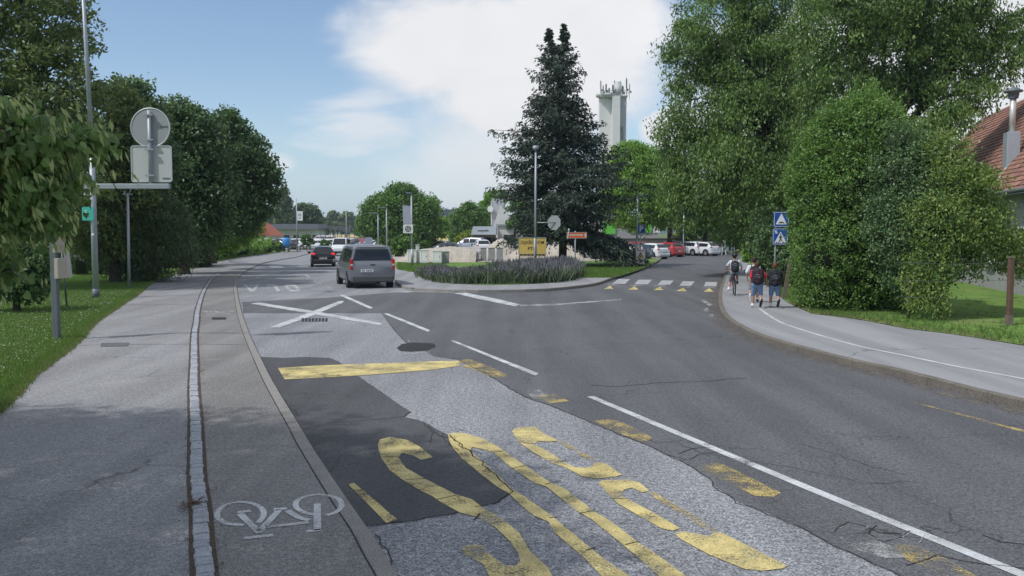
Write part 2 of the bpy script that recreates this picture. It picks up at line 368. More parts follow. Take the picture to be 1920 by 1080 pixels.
# ------------------------------------------------------------------ the ground, roads, pavements
def big_sheet(name, m, pts):
    o = MB().sheet([Vector(p) for p in pts]).build(name, m); return struct(o)
big_sheet('ground', M['ground'], [(-2500, -60, -0.06), (2500, -60, -0.06), (2500, 3500, -0.06), (-2500, 3500, -0.06)])
LW = 0.05                                                 # height of the left path and bike lane
K1 = smooth_path([Vector((1.35, 0.5, LW)), Vector((0.2, 3.5, LW))] + pxs([(744, 1080), (709, 1024), (688, 988), (647, 932), (608, 874), (578, 828), (561, 798), (528, 744), (507, 708), (488, 670),
                      (475, 643), (460, 607), (451, 578), (445, 548), (443, 530), (446, 521), (453, 513)], LW))
C1 = smooth_path([Vector((-0.02, 0.5, LW)), Vector((-1.14, 3.5, LW))] + pxs([(402, 1080), (396, 1027), (391, 956), (383, 902), (380, 849), (376, 778), (372, 733), (371, 680), (370, 628), (373, 604),
                      (375, 581), (383, 551), (392, 533), (402, 520), (415, 513)], LW))
C2 = offset(C1, 0.13)
Lp = smooth_path([Vector((-3.0, 0.5, LW)), Vector((-4.4, 4.5, LW))] + pxs([(0, 771), (27, 747), (58, 711), (93, 684), (129, 658), (156, 632), (178, 607), (225, 575), (261, 551), (284, 532), (314, 520),
                      (350, 508), (382, 498), (433, 486), (486, 477), (521, 473)], LW))
# road: the old light asphalt everywhere, raised things lie on it
far_l = pxs([(453, 513), (466, 505), (492, 493), (530, 486), (559, 481), (590, 474), (620, 468)])
road_pts = [Vector((-0.2, 0.4, 0))] + [Vector((p.x - .3, p.y, 0)) for p in K1[::3]] + [Vector((p.x - .4, p.y, 0)) for p in far_l] + \
    pxs([(640, 465), (700, 470), (760, 500), (900, 510), (1100, 510), (1190, 500), (1230, 486), (1290, 476), (1500, 474)]) + [Vector((40, 40, 0)), Vector((40, 0.4, 0))]
big_sheet('road', M['road_old'], road_pts)
far_apron = MB().sheet(pxs([(470, 466), (640, 458), (1010, 458), (1010, 478), (760, 500), (700, 480)], -0.02)).build('parking_area', M['road_old']); struct(far_apron)
dark = pxs([(454, 566), (600, 559), (771, 546), (800, 538), (1000, 520), (1190, 498), (1240, 484), (1300, 476), (1420, 474), (1440, 500), (1420, 560), (1480, 600), (1600, 650), (1920, 720)], 0.004) + \
    [Vector((22, 8, .004)), Vector((22, 1.2, .004)), Vector((4.9, 1.2, .004))] + \
    pxs([(1900, 1200), (1700, 1086), (1671, 1071), (1565, 1022), (1500, 986), (1440, 962), (1383, 942), (1340, 912), (1332, 897), (1285, 869), (1219, 837), (1110, 793), (1033, 760),
         (985, 745), (960, 730), (905, 697), (860, 675), (815, 668), (790, 655), (762, 643), (742, 622), (724, 598), (715, 587), (600, 587), (457, 587)], 0.004)
dj = []
for i, p in enumerate(dark):
    dj.append(p)
d_o = MB().sheet(jit(dark, 0.4, 0.02)).build('road_resurfacing', M['road_dark']); struct(d_o)
pA = pxs([(488, 669), (531, 671), (573, 669), (620, 671), (635, 678), (667, 702), (715, 735), (771, 772), (759, 781), (786, 788), (804, 796), (840, 815), (891, 855), (920, 884), (964, 920),
          (935, 942), (891, 950), (860, 961), (807, 968), (774, 976), (679, 987), (640, 935), (600, 870), (560, 800), (520, 730)], 0.004)
struct(MB().sheet(jit(pA, 0.22, 0.014)).build('road_patch', M['road_patch']))
struct(MB().sheet(jit(pxs([(745, 652), (752, 645), (775, 642), (812, 644), (818, 650), (800, 657), (770, 659), (752, 658)], 0.007), 0.2, 0.03)).build('road_patch', M['tar']))
# manhole rim fragments beside the tar patch
mh = MB()
for a, b in (((757, 660), (770, 659)), ((772, 661), (806, 658)), ((765, 637), (770, 641))):
    mh.sheet([G(a[0], a[1], .009), G(b[0], b[1], .009), G(b[0], b[1] + 4, .009), G(a[0], a[1] + 4, .009)])
struct(mh.build('road_wear', M['white_worn']))
# thin edges and cracks
ck = MB()
def crack(l, w=0.009, z=0.0085, amp=0.03, step=0.12):
    pth = jit(pxs(l, z), step, amp, False); flat(ck, pth, -w / 2, w / 2, z)
crack([(840, 815), (870, 838), (891, 855), (920, 884), (964, 920), (935, 942), (891, 950)], 0.014)
crack([(860, 961), (774, 976), (679, 987)], 0.012); crack([(771, 772), (759, 781), (700, 786), (640, 790), (612, 793)], 0.014)
crack([(804, 796), (825, 818), (850, 822), (868, 840), (905, 850)], 0.012); crack([(830, 812), (838, 830), (860, 845)], 0.01); crack([(790, 790), (812, 812), (806, 830)], 0.008)
for l_ in ([(712, 857), (748, 856)], [(760, 899), (797, 897)], [(820, 936), (856, 928)], [(924, 848), (945, 845)], [(960, 878), (985, 873)], [(1022, 908), (1050, 901)], [(1085, 962), (1115, 957)], [(1172, 1021), (1200, 1014)], [(1030, 971), (1045, 968)], [(1098, 1032), (1116, 1026)], [(1040, 868), (1062, 862)], [(972, 828), (1000, 832)], [(1148, 934), (1176, 935)], [(900, 962), (888, 975)]): crack(l_, .014, .0105, .002)
crack([(1033, 760), (1110, 793), (1219, 837), (1285, 869), (1332, 897), (1340, 911), (1383, 942), (1500, 986), (1565, 1022), (1671, 1071), (1720, 1100)], 0.012, amp=0.02)
crack([(860, 675), (905, 697), (960, 730), (985, 745), (1033, 760)], 0.012); crack([(724, 598), (742, 622), (762, 643)], 0.015, amp=.01)
crack([(1105, 722), (1160, 724), (1200, 720), (1290, 716), (1340, 713), (1400, 708)], 0.02, amp=.05); crack([(1270, 850), (1300, 842), (1340, 838)], 0.012)
crack([(1250, 852), (1290, 862), (1320, 850), (1360, 845)], 0.01); crack([(1190, 815), (1230, 830), (1260, 826), (1330, 855)], 0.008)
crack([(1560, 995), (1590, 978), (1620, 984), (1650, 1000), (1690, 1000)], 0.012); crack([(1640, 985), (1625, 1000), (1650, 1013), (1690, 1005), (1705, 995)], 0.012)
crack([(1840, 1005), (1870, 1012), (1920, 1020)], 0.015, amp=.04); crack([(1320, 850), (1400, 862), (1500, 880), (1620, 905), (1720, 903)], 0.007, amp=.04)
crack([(1500, 830), (1640, 875), (1700, 890)], 0.008, amp=.03); crack([(700, 1000), (730, 1040), (735, 1080)], 0.01)
crack([(491, 700), (520, 735), (560, 780)], 0.008); crack([(1700, 1060), (1760, 1040), (1800, 1050), (1920, 1065)], 0.012, amp=.03)
struct(ck.build('road_crack', M['crack']))
lc = MB()
for l, w in (([(1588, 1018), (1565, 994), (1600, 980)], .012), ([(1585, 1015), (1600, 1000), (1615, 998), (1640, 1010), (1690, 1010), (1705, 998)], .014), ([(1700, 994), (1735, 1000), (1722, 1020)], .01), ([(1600, 1000), (1630, 985)], .01), ([(1690, 1010), (1720, 1030)], .01)):
    flat(lc, jit(pxs(l, 0.0095), .06, .012, False), -w / 2, w / 2, 0.0095)
struct(lc.build('road_crack', M['white_worn']))

# left side: footpath, cobbles, bike lane, kerb
fp = Lp + pxs([(590, 472), (559, 481), (530, 486), (492, 493), (466, 505), (453, 513)], LW) + [C1[-1]] + C2[::-1]
struct(MB().sheet([Vector((p.x, p.y, LW)) for p in fp]).build('footpath', M['foot']))
bl = C1 + K1[::-1]
struct(MB().sheet([Vector((p.x, p.y, LW)) for p in bl]).build('bike_path', M['bike']))
# kerb stones one metre long with joints
def stones(path, w0, w1, z0, z1, length, gap, m, name, zj=0.0):
    mb = MB(); acc = [0.0]
    for i in range(1, len(path)): acc.append(acc[-1] + (path[i] - path[i - 1]).length)
    def at(s):
        for i in range(1, len(path)):
            if acc[i] >= s:
                t = (s - acc[i - 1]) / max(1e-6, acc[i] - acc[i - 1]); return path[i - 1].lerp(path[i], t)
        return path[-1]
    s = 0.0
    while s < acc[-1] - gap * 2:
        L = length * random.uniform(0.8, 1.15) if length < .5 else length
        e = min(s + L - gap, acc[-1]); k = max(1, int((e - s) / 0.5)); seg = [at(s + (e - s) * j / k) for j in range(k + 1)]
        dz = random.uniform(-zj, zj); dw = random.uniform(-zj, zj) * 1.5
        a = offset(seg, w0 + dw); b = offset(seg, w1 + dw); vs = []; fs = []; c = min(.012, (z1 - z0) * .4)
        if w1 < w0: a, b = b, a
        for p, q in zip(a, b):
            d = (q - p).normalized() * c
            vs += [(p.x, p.y, z0), (p.x, p.y, z1 + dz - c), (p.x + d.x, p.y + d.y, z1 + dz), (q.x - d.x, q.y - d.y, z1 + dz), (q.x, q.y, z1 + dz - c), (q.x, q.y, z0)]
        for i in range(k):
            o = i * 6
            for j in range(5): fs.append((o + j, o + j + 1, o + 6 + j + 1, o + 6 + j))
        fs += [(0, 1, 2, 3, 4, 5), tuple(k * 6 + j for j in (5, 4, 3, 2, 1, 0))]
        mb.add(vs, fs); s += L
    return struct(mb.build(name, m))
stones(K1, -0.012, 0.135, -0.02, LW + .0015, 1.0, .008, M['kerb'], 'kerb', .0004)
flat_s = MB(); flat(flat_s, C1, -.035, .165, LW + .004); struct(flat_s.build('soil_joint', M['soil']))
stones(C1, 0.0, 0.13, 0.0, LW + .016, 0.15, .014, M['cobble'], 'cobble_strip', .005)
flat_k = MB(); flat(flat_k, K1, .133, .146, LW + .0025); struct(flat_k.build('kerb_joint', M['crack']))
# debris at the cobbles and the right kerb: brown crumbs
def scatter_quads(name, pts, size, m, jitter=.03, z=None, tilt=.5):
    n = len(pts); c = np.array(pts, float); c[:, :2] += RNG.normal(0, jitter, (n, 2))
    a = RNG.normal(0, 1, (n, 3)); a[:, 2] *= tilt; a /= np.linalg.norm(a, axis=1)[:, None]; b = np.cross(a, [0, 0, 1.]); b /= np.linalg.norm(b, axis=1)[:, None] + 1e-9
    s = size * RNG.uniform(.5, 1.3, (n, 1)); v = np.stack([c - a * s, c + b * s * .6, c + a * s, c - b * s * .6], 1).reshape(-1, 3)
    return quadmesh(name, v, m)
def quadmesh(name, v, m, tone=None, parent=None, loc=None, nv=4):
    n = len(v) // nv; me = bpy.data.meshes.new(name); me.vertices.add(len(v)); me.vertices.foreach_set('co', np.asarray(v, np.float32).ravel())
    me.loops.add(n * nv); me.loops.foreach_set('vertex_index', np.arange(n * nv, dtype=np.int32))
    me.polygons.add(n); me.polygons.foreach_set('loop_start', np.arange(0, n * nv, nv, dtype=np.int32))
    try: me.polygons.foreach_set('loop_total', np.full(n, nv, np.int32))
    except Exception: pass
    if tone is not None:
        at = me.attributes.new('tone', 'FLOAT', 'POINT'); at.data.foreach_set('value', np.repeat(np.asarray(tone, np.float32), nv))
    me.update(calc_edges=True); me.materials.append(m)
    o = bpy.data.objects.new(name, me); COL.objects.link(o)
    if parent: o.parent = parent
    if loc is not None: o.location = loc
    return o
M['debris'] = mat('dry debris', (0.11, 0.06, 0.035), 0.95, var=.5, scale=9)
dpts = []
for p, q in zip(C1, C2):
    for k in range(14):
        e = random.choice((p, q)); dpts.append((e.x + random.uniform(-.02, .02), e.y + random.uniform(-.25, .25), LW + .012))
for k in range(160): g = G(362, 945, LW + .015); dpts.append((g.x + random.gauss(0, .04), g.y + random.gauss(0, .09), g.z + random.uniform(0, .02)))
tag(scatter_quads('leaf_litter', dpts, .014, M['debris']), kind='stuff')

# right pavement
R1 = smooth_path(pxs([(1402, 478), (1385, 488), (1370, 500), (1362, 512), (1354, 532), (1348, 553), (1347, 566), (1348.5, 579), (1354, 593), (1367, 608), (1388, 621), (1408, 632), (1440, 644), (1484, 657), (1525, 669), (1560, 678),
                      (1611, 691), (1678, 705), (1732, 719), (1789, 736), (1856, 752), (1920, 768), (2100, 815), (2500, 925), (3400, 1200)]))
R3 = smooth_path(pxs([(3400, 850), (2300, 700), (1920, 648), (1833, 633), (1767, 624), (1700, 616), (1633, 603), (1567, 593), (1530, 589), (1509, 582), (1472, 563), (1440, 535), (1420, 515), (1407, 502), (1402, 490), (1408, 478)], .13))
stones(R1, 0.0, -0.15, -0.02, .13, 1.0, .006, M['kerb_r'], 'kerb', .002) if False else stones(R1, 0.0, 0.15, -0.02, .13, 1.0, .006, M['kerb_r'], 'kerb', .002)
struct(MB().sheet([Vector((p.x, p.y, .127)) for p in offset(R1, .06)] + [Vector((p.x, p.y, .127)) for p in R3]).build('pavement', M['walk']))
gut = MB(); flat(gut, R1[6:], -.38, .0, .0065); struct(gut.build('gutter_dirt', paint('gutter grit', (.17, .15, .13), .42)))
lp = []
for p in R1[40:]:
    for k in range(5): lp.append((p.x - random.uniform(.02, .22), p.y + random.uniform(-.5, .3), .012))
lo_ = scatter_quads('leaf_litter', lp, .02, M['debris'], .05); tag(lo_, kind='stuff')
wl = MB(); flat(wl, smooth_path(pxs([(1424, 578), (1440, 590), (1462, 603), (1500, 617), (1600, 646), (1700, 667), (1800, 688), (1920, 710), (2200, 765)], .131)), -.045, .045, .131)
struct(wl.build('pavement_line', paint('pavement line paint', (.55, .56, .57), .25)))

# island between the two roads
I1 = smooth_path(pxs([(655, 468), (690, 480), (712, 492), (728, 508), (742, 532), (762, 543), (782, 546), (845, 549), (907, 549.5), (990, 548), (1032, 546), (1082, 541), (1120, 535), (1145, 526), (1166, 519), (1187, 511), (1218, 500), (1243, 484)]))
stones(I1, 0.0, .15, -.02, .13, 1.0, .006, M['kerb'], 'kerb', .002)
back = pxs([(1243, 478), (1180, 476), (900, 472), (800, 470), (700, 468)], .127)
struct(MB().sheet([Vector((p.x, p.y, .127)) for p in offset(I1, .06)] + back).build('pavement', M['walk']))
LAWN2 = pxs([(745, 505), (793, 513), (824, 523), (862, 532), (907, 534), (970, 533), (1032, 530), (1074, 520), (1120, 520.5), (1149, 520), (1168, 515.5), (1190, 508.5), (1216, 499), (1238, 486), (1180, 482), (900, 484), (780, 484), (735, 488)], .14)
struct(MB().sheet(jit(LAWN2, .5, .05)).build('lawn', M['lawn']))
# gravel lot behind the island
struct(MB().sheet(pxs([(700, 489), (790, 490), (1010, 492), (1240, 484), (1240, 466), (1000, 458), (760, 459), (690, 466)], .16)).build('gravel_lot', M['lot']))
struct(MB().sheet([Vector(p) for p in ((-75, 250, .0), (-20, 250, 0), (5, 250, 0), (0, 1100, 0), (-250, 1100, 0), (-140, 400, 0))]).build('field', M['field']))
# left lawn
LL = Lp
struct(MB().sheet([Vector((p.x - (random.uniform(-.06, .06)), p.y, .062)) for p in LL] + [Vector((-45, 140, .062)), Vector((-130, 120, .062)), Vector((-90, 2, .062)), Vector((-20, -2, .062))]).build('lawn', M['lawn']))
# verge by the right hedge
RV = [Vector((p.x, p.y, .135)) for p in R3]
struct(MB().sheet([Vector((p.x + random.uniform(-.04, .04), p.y, .14)) for p in RV] + [Vector((32, 95, .14)), Vector((95, 90, .14)), Vector((95, 5, .14)), Vector((30, 3, .14))]).build('lawn', M['lawn']))
# hills on the horizon
def hill(name, pts, Y, m, thick=60):
    mb = MB(); n = len(pts); fr = [P(x, y, Y) for x, y in pts]; vs = []
    for p in fr: vs += [(p.x, Y - thick, -5), (p.x, Y, p.z), (p.x, Y + thick * 2, -5)]
    fs = []
    for i in range(n - 1): o = i * 3; fs += [(o, o + 3, o + 4, o + 1), (o + 1, o + 4, o + 5, o + 2)]
    mb.add(vs, fs, True); return struct(mb.build(name, m))
M['forest_far'] = mat('far forest', (0.045, 0.075, 0.045), .95, var=.35, scale=.05)
hill('hills', [(-1200, 425), (-600, 405), (-200, 415), (200, 410), (480, 416), (600, 412), (700, 418), (780, 408), (840, 400), (880, 398), (950, 402), (1100, 410), (1500, 402), (2000, 408), (3000, 420)], 1500, M['forest_far'])

# ------------------------------------------------------------------ road markings (each painted figure is a sheet on the road)
ZM = 0.0085
def mark(name, polys, m, z=ZM, j=0.003, step=.15):
    mb = MB()
    for p in polys: mb.sheet(jit(pxs(p, z), step, j))
    return struct(mb.build(name, m))
S1 = [(798, 846), (812, 857), (790, 862), (775, 854), (753, 849), (747, 858), (762, 878), (798, 898), (851, 925), (885, 936), (905, 952), (946, 975), (975, 1001), (993, 1033), (1026, 1063), (1037, 1082),
      (1050, 1110), (960, 1125), (925, 1094), (906, 1058), (888, 1048), (872, 1041), (866, 1030), (877, 1022), (902, 1022), (924, 1044), (946, 1059), (968, 1061), (975, 1052), (971, 1037), (957, 1015), (928, 988), (898, 970),
      (862, 961), (821, 938), (810, 930), (789, 920), (759, 902), (730, 881), (715, 858), (708, 834), (712, 824), (730, 819), (762, 824), (783, 835)]
U1 = [(842, 826), (840, 814), (850, 811), (870, 812), (900, 820), (935, 838), (982, 871), (1030, 903), (1058, 915), (1112, 957), (1145, 977), (1192, 1013), (1215, 1028), (1285, 1078), (1330, 1110), (1270, 1112), (1240, 1083),
      (1185, 1035), (1160, 1014), (1108, 973), (1085, 960), (1053, 935), (1025, 912), (1003, 906), (960, 877), (925, 848), (905, 842), (885, 838), (882, 846), (895, 857), (925, 882), (960, 917), (985, 931), (1010, 950),
      (1036, 968), (1050, 980), (1108, 1028), (1125, 1042), (1180, 1080), (1215, 1112), (1170, 1116), (1130, 1083), (1098, 1048), (1040, 998), (1028, 978), (1000, 966), (972, 943), (955, 926), (935, 914), (900, 888), (865, 858), (850, 840)]
B1 = [(960, 808), (972, 801), (1004, 800), (1019, 813), (1048, 826), (1030, 828), (1008, 827), (1003, 833), (1030, 848), (1060, 866), (1078, 876), (1100, 877), (1113, 871), (1117, 866), (1137, 869), (1166, 890), (1152, 894), (1118, 897), (1092, 893), (1058, 875), (1036, 868), (1000, 848), (972, 828)]
B2 = [(1122, 905), (1130, 900), (1180, 899), (1200, 905), (1217, 920), (1203, 923), (1185, 914), (1170, 918), (1165, 928), (1175, 935), (1220, 958), (1275, 990), (1262, 995), (1240, 990), (1160, 945), (1148, 933)]
B3 = [(1265, 1000), (1280, 996), (1330, 1005), (1338, 998), (1352, 998), (1400, 1022), (1475, 1060), (1470, 1065), (1430, 1070), (1398, 1067), (1330, 1040), (1275, 1010)]
mark('road_lettering', [S1], M['yellow']); mark('road_lettering', [U1], M['yellow']); mark('road_lettering', [B1, B2, B3], M['yellow'])
mark('road_lettering', [[(1045, 828), (1057, 828), (1128, 866), (1112, 868)], [(1210, 922), (1226, 922), (1335, 985), (1350, 998), (1335, 999), (1305, 982)]], M['yellow_worn'])
mark('yellow_road_line', [[(521, 690), (600, 685), (715, 681), (818, 677), (860, 676), (862, 686), (800, 694), (685, 703), (600, 708), (534, 711)]], M['yellow'])
mark('yellow_road_line', [[(858, 675), (880, 673), (920, 688), (950, 702), (945, 708), (920, 706), (870, 688)], [(1005, 743), (1040, 738), (1067, 752), (1030, 756)],
                          [(1113, 789), (1140, 786), (1165, 790), (1223, 820), (1215, 827), (1195, 826), (1140, 803)], [(1308, 876), (1335, 867), (1360, 872), (1465, 924), (1450, 931), (1415, 930)],
                          [(1675, 1020), (1715, 1022), (1770, 1045), (1840, 1085), (1790, 1090), (1730, 1060), (1700, 1050)]], M['yellow_worn'])
mark('road_wear', [[(985, 733), (1010, 730), (1030, 742), (1000, 748)], [(1588, 1022), (1640, 1013), (1690, 1030), (1705, 1045), (1660, 1046), (1610, 1032)]], M['white_worn'], z=.0078)
mark('yellow_road_line', [[(653, 908), (664, 905), (744, 973), (725, 981)]], M['yellow'])
mark('yellow_road_line', [[(1690, 748), (1780, 770), (1920, 806), (1960, 817), (1960, 821), (1915, 809), (1780, 773)]], M['yellow_worn'])
wlp = [G(1107, 743, ZM), G(1500, 908, ZM), G(1913, 1075, ZM), Vector((5.2, 2.3, ZM))]
wm = MB(); flat(wm, smooth_path(wlp), -.06, .06, ZM); struct(wm.build('white_road_line', M['white']))
mark('white_road_line', [[(845, 639), (852, 638.5), (1010, 700), (1003, 704)]], M['white'])
mark('white_road_line', [[(719, 588), (727, 587.5), (807, 619), (802, 622)]], M['white'])
mark('white_road_line', [[(637, 554), (644, 552.5), (700, 577), (694, 579)]], M['white'])
mark('white_road_line', [[(611, 536.5), (616, 535), (626, 544), (620, 546)], [(584, 524), (588, 523), (603, 532.5), (597, 534)], [(571, 514.5), (575, 513.5), (583, 521), (578, 523)], [(564, 509), (568, 499.5), (570.5, 500), (568.5, 509.5)]], M['white_faint'])
mark('crossed_road_line', [[(470, 569), (486, 567), (600, 585), (717, 606), (712, 610), (590, 589)]], M['white']); mark('crossed_road_line', [[(504, 614), (515, 610), (575, 588), (634, 565), (645, 564), (642, 568), (585, 592), (524, 614)]], M['white'], z=.0105)
mark('white_road_line', [[(850, 549.5), (872, 548.5), (930, 560), (976, 571), (965, 574), (910, 563)]], M['white'])
mark('white_road_line', [[(975, 571.5), (1050, 569), (1100, 565), (1165, 560.5), (1165, 562.5), (1100, 567.5), (1050, 572), (975, 574)]], M['white_faint'])
mark('white_road_line', [[(742, 546), (800, 545), (850, 548), (850, 550), (800, 547.5), (744, 549)]], M['white_faint'])
M['white_grey'] = paint('dull crossing paint', (0.46, 0.47, 0.49), 0.31)
for k, q in enumerate([[(1160, 523), (1182, 523), (1172, 532), (1147, 532)], [(1197, 524.5), (1223, 524.5), (1214, 533), (1189, 533)], [(1241, 525.5), (1263, 526), (1256, 534), (1233, 534)], [(1281, 527), (1303, 527.5), (1295, 536), (1274, 535.5)], [(1323, 528.5), (1345, 529), (1343, 537), (1320, 536.5)]]):
    mark('crossing_stripe', [q], M['white_grey'])
mark('crossing_stripe', [[(1139, 532.5), (1146, 533), (1163, 534), (1164, 535.5), (1139, 535)], [(1182, 533.5), (1205, 534.5), (1204, 536.5), (1180, 535.5)], [(1226, 535), (1249, 536), (1248, 538), (1226, 537)], [(1271, 536), (1295, 537.5), (1294, 539.5), (1270, 538)], [(1318, 537.5), (1341, 538), (1340, 541), (1317, 540)]], M['white_worn'])
mark('hump_triangle', [[(1132, 542), (1144, 535.5), (1150, 541.5)], [(1178, 543), (1190, 536.5), (1197, 543)], [(1225, 543.5), (1238, 537.5), (1244, 544)], [(1268, 545.5), (1281, 539.5), (1288, 546)], [(1319, 547), (1330, 540), (1338.5, 547.5)]], M['yellow'])
mark('road_wear', [[(1312, 562), (1320, 561), (1336, 572), (1330, 574)], [(1318, 580), (1326, 577), (1330, 582), (1322, 584)], [(1328, 590), (1336, 589), (1340, 594), (1333, 595)]], M['white_faint'])
M['white_worn2'] = paint('worn white lettering paint', (0.55, 0.56, 0.57), 0.36)
# lettering for drivers coming the other way, so upside down from here: S with caron, O, L, A
def strokes(name, lst, m, w, z=ZM):
    mb = MB()
    for l in lst: flat(mb, smooth_path(pxs(l, z), .1) if len(l) > 2 else pxs(l, z), -w / 2, w / 2, z)
    return struct(mb.build(name, m))
mark('road_lettering', [[(456, 533.5), (463, 533.5), (473, 543), (481, 533.5), (486.5, 533.5), (477, 547), (470, 547)], [(465.5, 533.5), (479, 533.5), (477.5, 535.6), (467.5, 535.6)]], M['white_worn2'], j=0)
mark('road_lettering', [[(500, 533.5), (517, 533.5), (526, 546), (519, 546), (512, 536), (501, 536)]], M['white_worn2'], j=0)
Oo = pxs([(533, 535.5), (538, 533.8), (551, 533.8), (557, 536), (563.5, 543), (560, 546.5), (547, 546.5), (541, 544)], ZM); Oi = pxs([(539, 537), (541, 536.2), (549, 536.2), (552, 537.5), (557, 542.5), (556, 544), (549, 544), (546, 543)], ZM)
ob = MB(); [ob.sheet([Oo[k], Oo[(k + 1) % 8], Oi[(k + 1) % 8], Oi[k]]) for k in range(8)]; struct(ob.build('road_lettering', M['white_worn2']))
mark('road_lettering', [[(566, 536.5), (578, 536.5), (587, 539.5), (582, 541), (576, 538.8), (567, 538.8)], [(582, 541), (596, 541), (599, 544), (594, 546.5), (580, 546), (582, 544), (592, 543.6)], [(588, 552), (596, 547.5), (607, 551), (602, 552.6), (596, 550), (592, 553)]], M['white_worn'], j=0)
mark('road_wear', [[(470, 511), (520, 508), (527, 514), (500, 517), (475, 515)], [(465, 519), (500, 518), (520, 521), (480, 523)]], M['white_faint'])
# bicycle symbols in the bike lane
strokes('bicycle_symbol', [[(457, 984), (430, 982), (412, 974), (407, 962), (420, 948), (447, 941), (474, 944), (492, 954), (494, 968), (484, 980)],
    [(600, 966), (575, 962), (556, 952), (556, 940), (572, 931), (597, 927), (622, 930), (638, 938), (640, 950), (630, 960), (612, 966)]], M['white_bike'], .052, LW + .0045)
strokes('bicycle_symbol', [[(445, 960.5), (470, 957.5)], [(450, 963), (487, 999)], [(457, 1009), (512, 1003)], [(487, 996), (524, 955)], [(513, 955), (538, 953)], [(539, 957), (560, 970), (580, 975)], [(498, 988), (579, 979)], [(595, 944), (595, 994)], [(575, 996), (603, 993)]], M['white_bike'], .062, LW + .0055)
strokes('bicycle_symbol', [[(380, 582), (392, 585), (400, 582), (412, 586), (424, 583), (438, 584)], [(385, 587), (430, 588)]], M['white_faint'], .1, LW + .0025)
# drain grates
gr = MB()
for i in range(8):
    a = G(566 + i * 6.3, 596.5, .0125); b = G(565.5 + i * 6.3, 602.5, .0125); gr.sheet([a, b, G(569.5 + i * 6.3, 602.5, .0125), G(570 + i * 6.3, 596.5, .0125)])
struct(gr.build('drain_grate', M['tar']))
struct(MB().sheet(pxs([(398, 595), (424, 595), (424, 599), (397, 599)], LW + .006)).build('drain_cover', M['tar']))
struct(MB().sheet(pxs([(190, 643), (243, 642), (240, 649), (188, 650)], LW + .006)).build('drain_cover', M['road_dark']))
seam = MB(); flat(seam, jit(pxs([(150, 648), (190, 646), (362, 645), (372, 645), (462, 646)], LW + .0035), .3, .01, False), -.012, .012, LW + .0035)
flat(seam, jit(pxs([(224, 571), (378, 570)], LW + .0035), .4, .01, False), -.02, .02, LW + .0035); struct(seam.build('path_joint', M['crack']))
# ------------------------------------------------------------------ vegetation
def nrm(a): return a / (np.linalg.norm(a, axis=-1, keepdims=True) + 1e-9)
def foliage(name, parent, org, blobs, n, L, Wd, m, clump=.4, per=48, shell=.72, droop=.3, out=.3, inside=.25, up=.35, tone=(.5, .22), flat_clump=.75, seed=1, zmin=None):
    g = np.random.default_rng(seed); C = np.array([b[0] for b in blobs], float); Rr = np.array([(b[1] if hasattr(b[1], '__len__') else (b[1],) * 3) for b in blobs], float)
    nc = max(4, n // per); w = (Rr.prod(1)) ** (2 / 3); w /= w.sum()
    k = g.choice(len(C), nc * 2, p=w); d = nrm(g.normal(0, 1, (nc * 2, 3))); d[:, 2] = np.where(g.random(nc * 2) < .25, np.abs(d[:, 2]), d[:, 2])
    rad = np.where(g.random(nc * 2) < inside, g.random(nc * 2) ** (1 / 3), shell + (1.08 - shell) * g.random(nc * 2))
    ctr = C[k] + d * Rr[k] * rad[:, None]
    q = np.linalg.norm((ctr[:, None, :] - C[None]) / Rr[None], axis=2); deep = q.min(1) < .5
    ctr = ctr[~(deep & (g.random(nc * 2) < .8))][:nc]; 
    kk = k[~(deep & (g.random(nc * 2) < .0))][:len(ctr)] if False else None
    if zmin is not None: ctr = ctr[ctr[:, 2] > zmin]
    nc = len(ctr); cc = (C * w[:, None]).sum(0); outd = nrm(ctr - cc)
    ct = g.normal(tone[0], tone[1], nc); i = g.integers(0, nc, n)
    cs = clump * g.uniform(.55, 1.35, nc)
    off = nrm(g.normal(0, 1, (n, 3))) * (g.random((n, 1)) ** .45 * 1.75) * cs[i][:, None]; off[:, 2] *= flat_clump
    p = ctr[i] + off
    a = nrm(g.normal(0, 1, (n, 3)) * .8 + outd[i] * out + np.array([0, 0, -droop * 1.6])); nn = nrm(g.normal(0, 1, (n, 3)) + np.array([0, 0, up * 2]) + outd[i] * .4)
    b = nrm(np.cross(a, nn)); s = g.uniform(.65, 1.3, (n, 1))
    tip = p + a * s * L * .5; tail = p - a * s * L * .5; mid = p + a * s * L * -.05; lift = nn * s * Wd * .0
    v = np.stack([tail, mid + b * s * Wd * .5, tip, mid - b * s * Wd * .5], 1).reshape(-1, 3) - np.array(org)
    t = np.clip(ct[i] + g.normal(0, .16, n), 0, 1)
    return quadmesh(name, v, m, t, parent)
def wobble(a, b, k=6, amp=.06):
    a, b = Vector(a), Vector(b); L = (b - a).length; pts = [a]
    for i in range(1, k): t = i / k; pts.append(a.lerp(b, t) + Vector((random.uniform(-1, 1), random.uniform(-1, 1), random.uniform(-.3, .6))) * L * amp * math.sin(math.pi * t))
    return pts + [b]
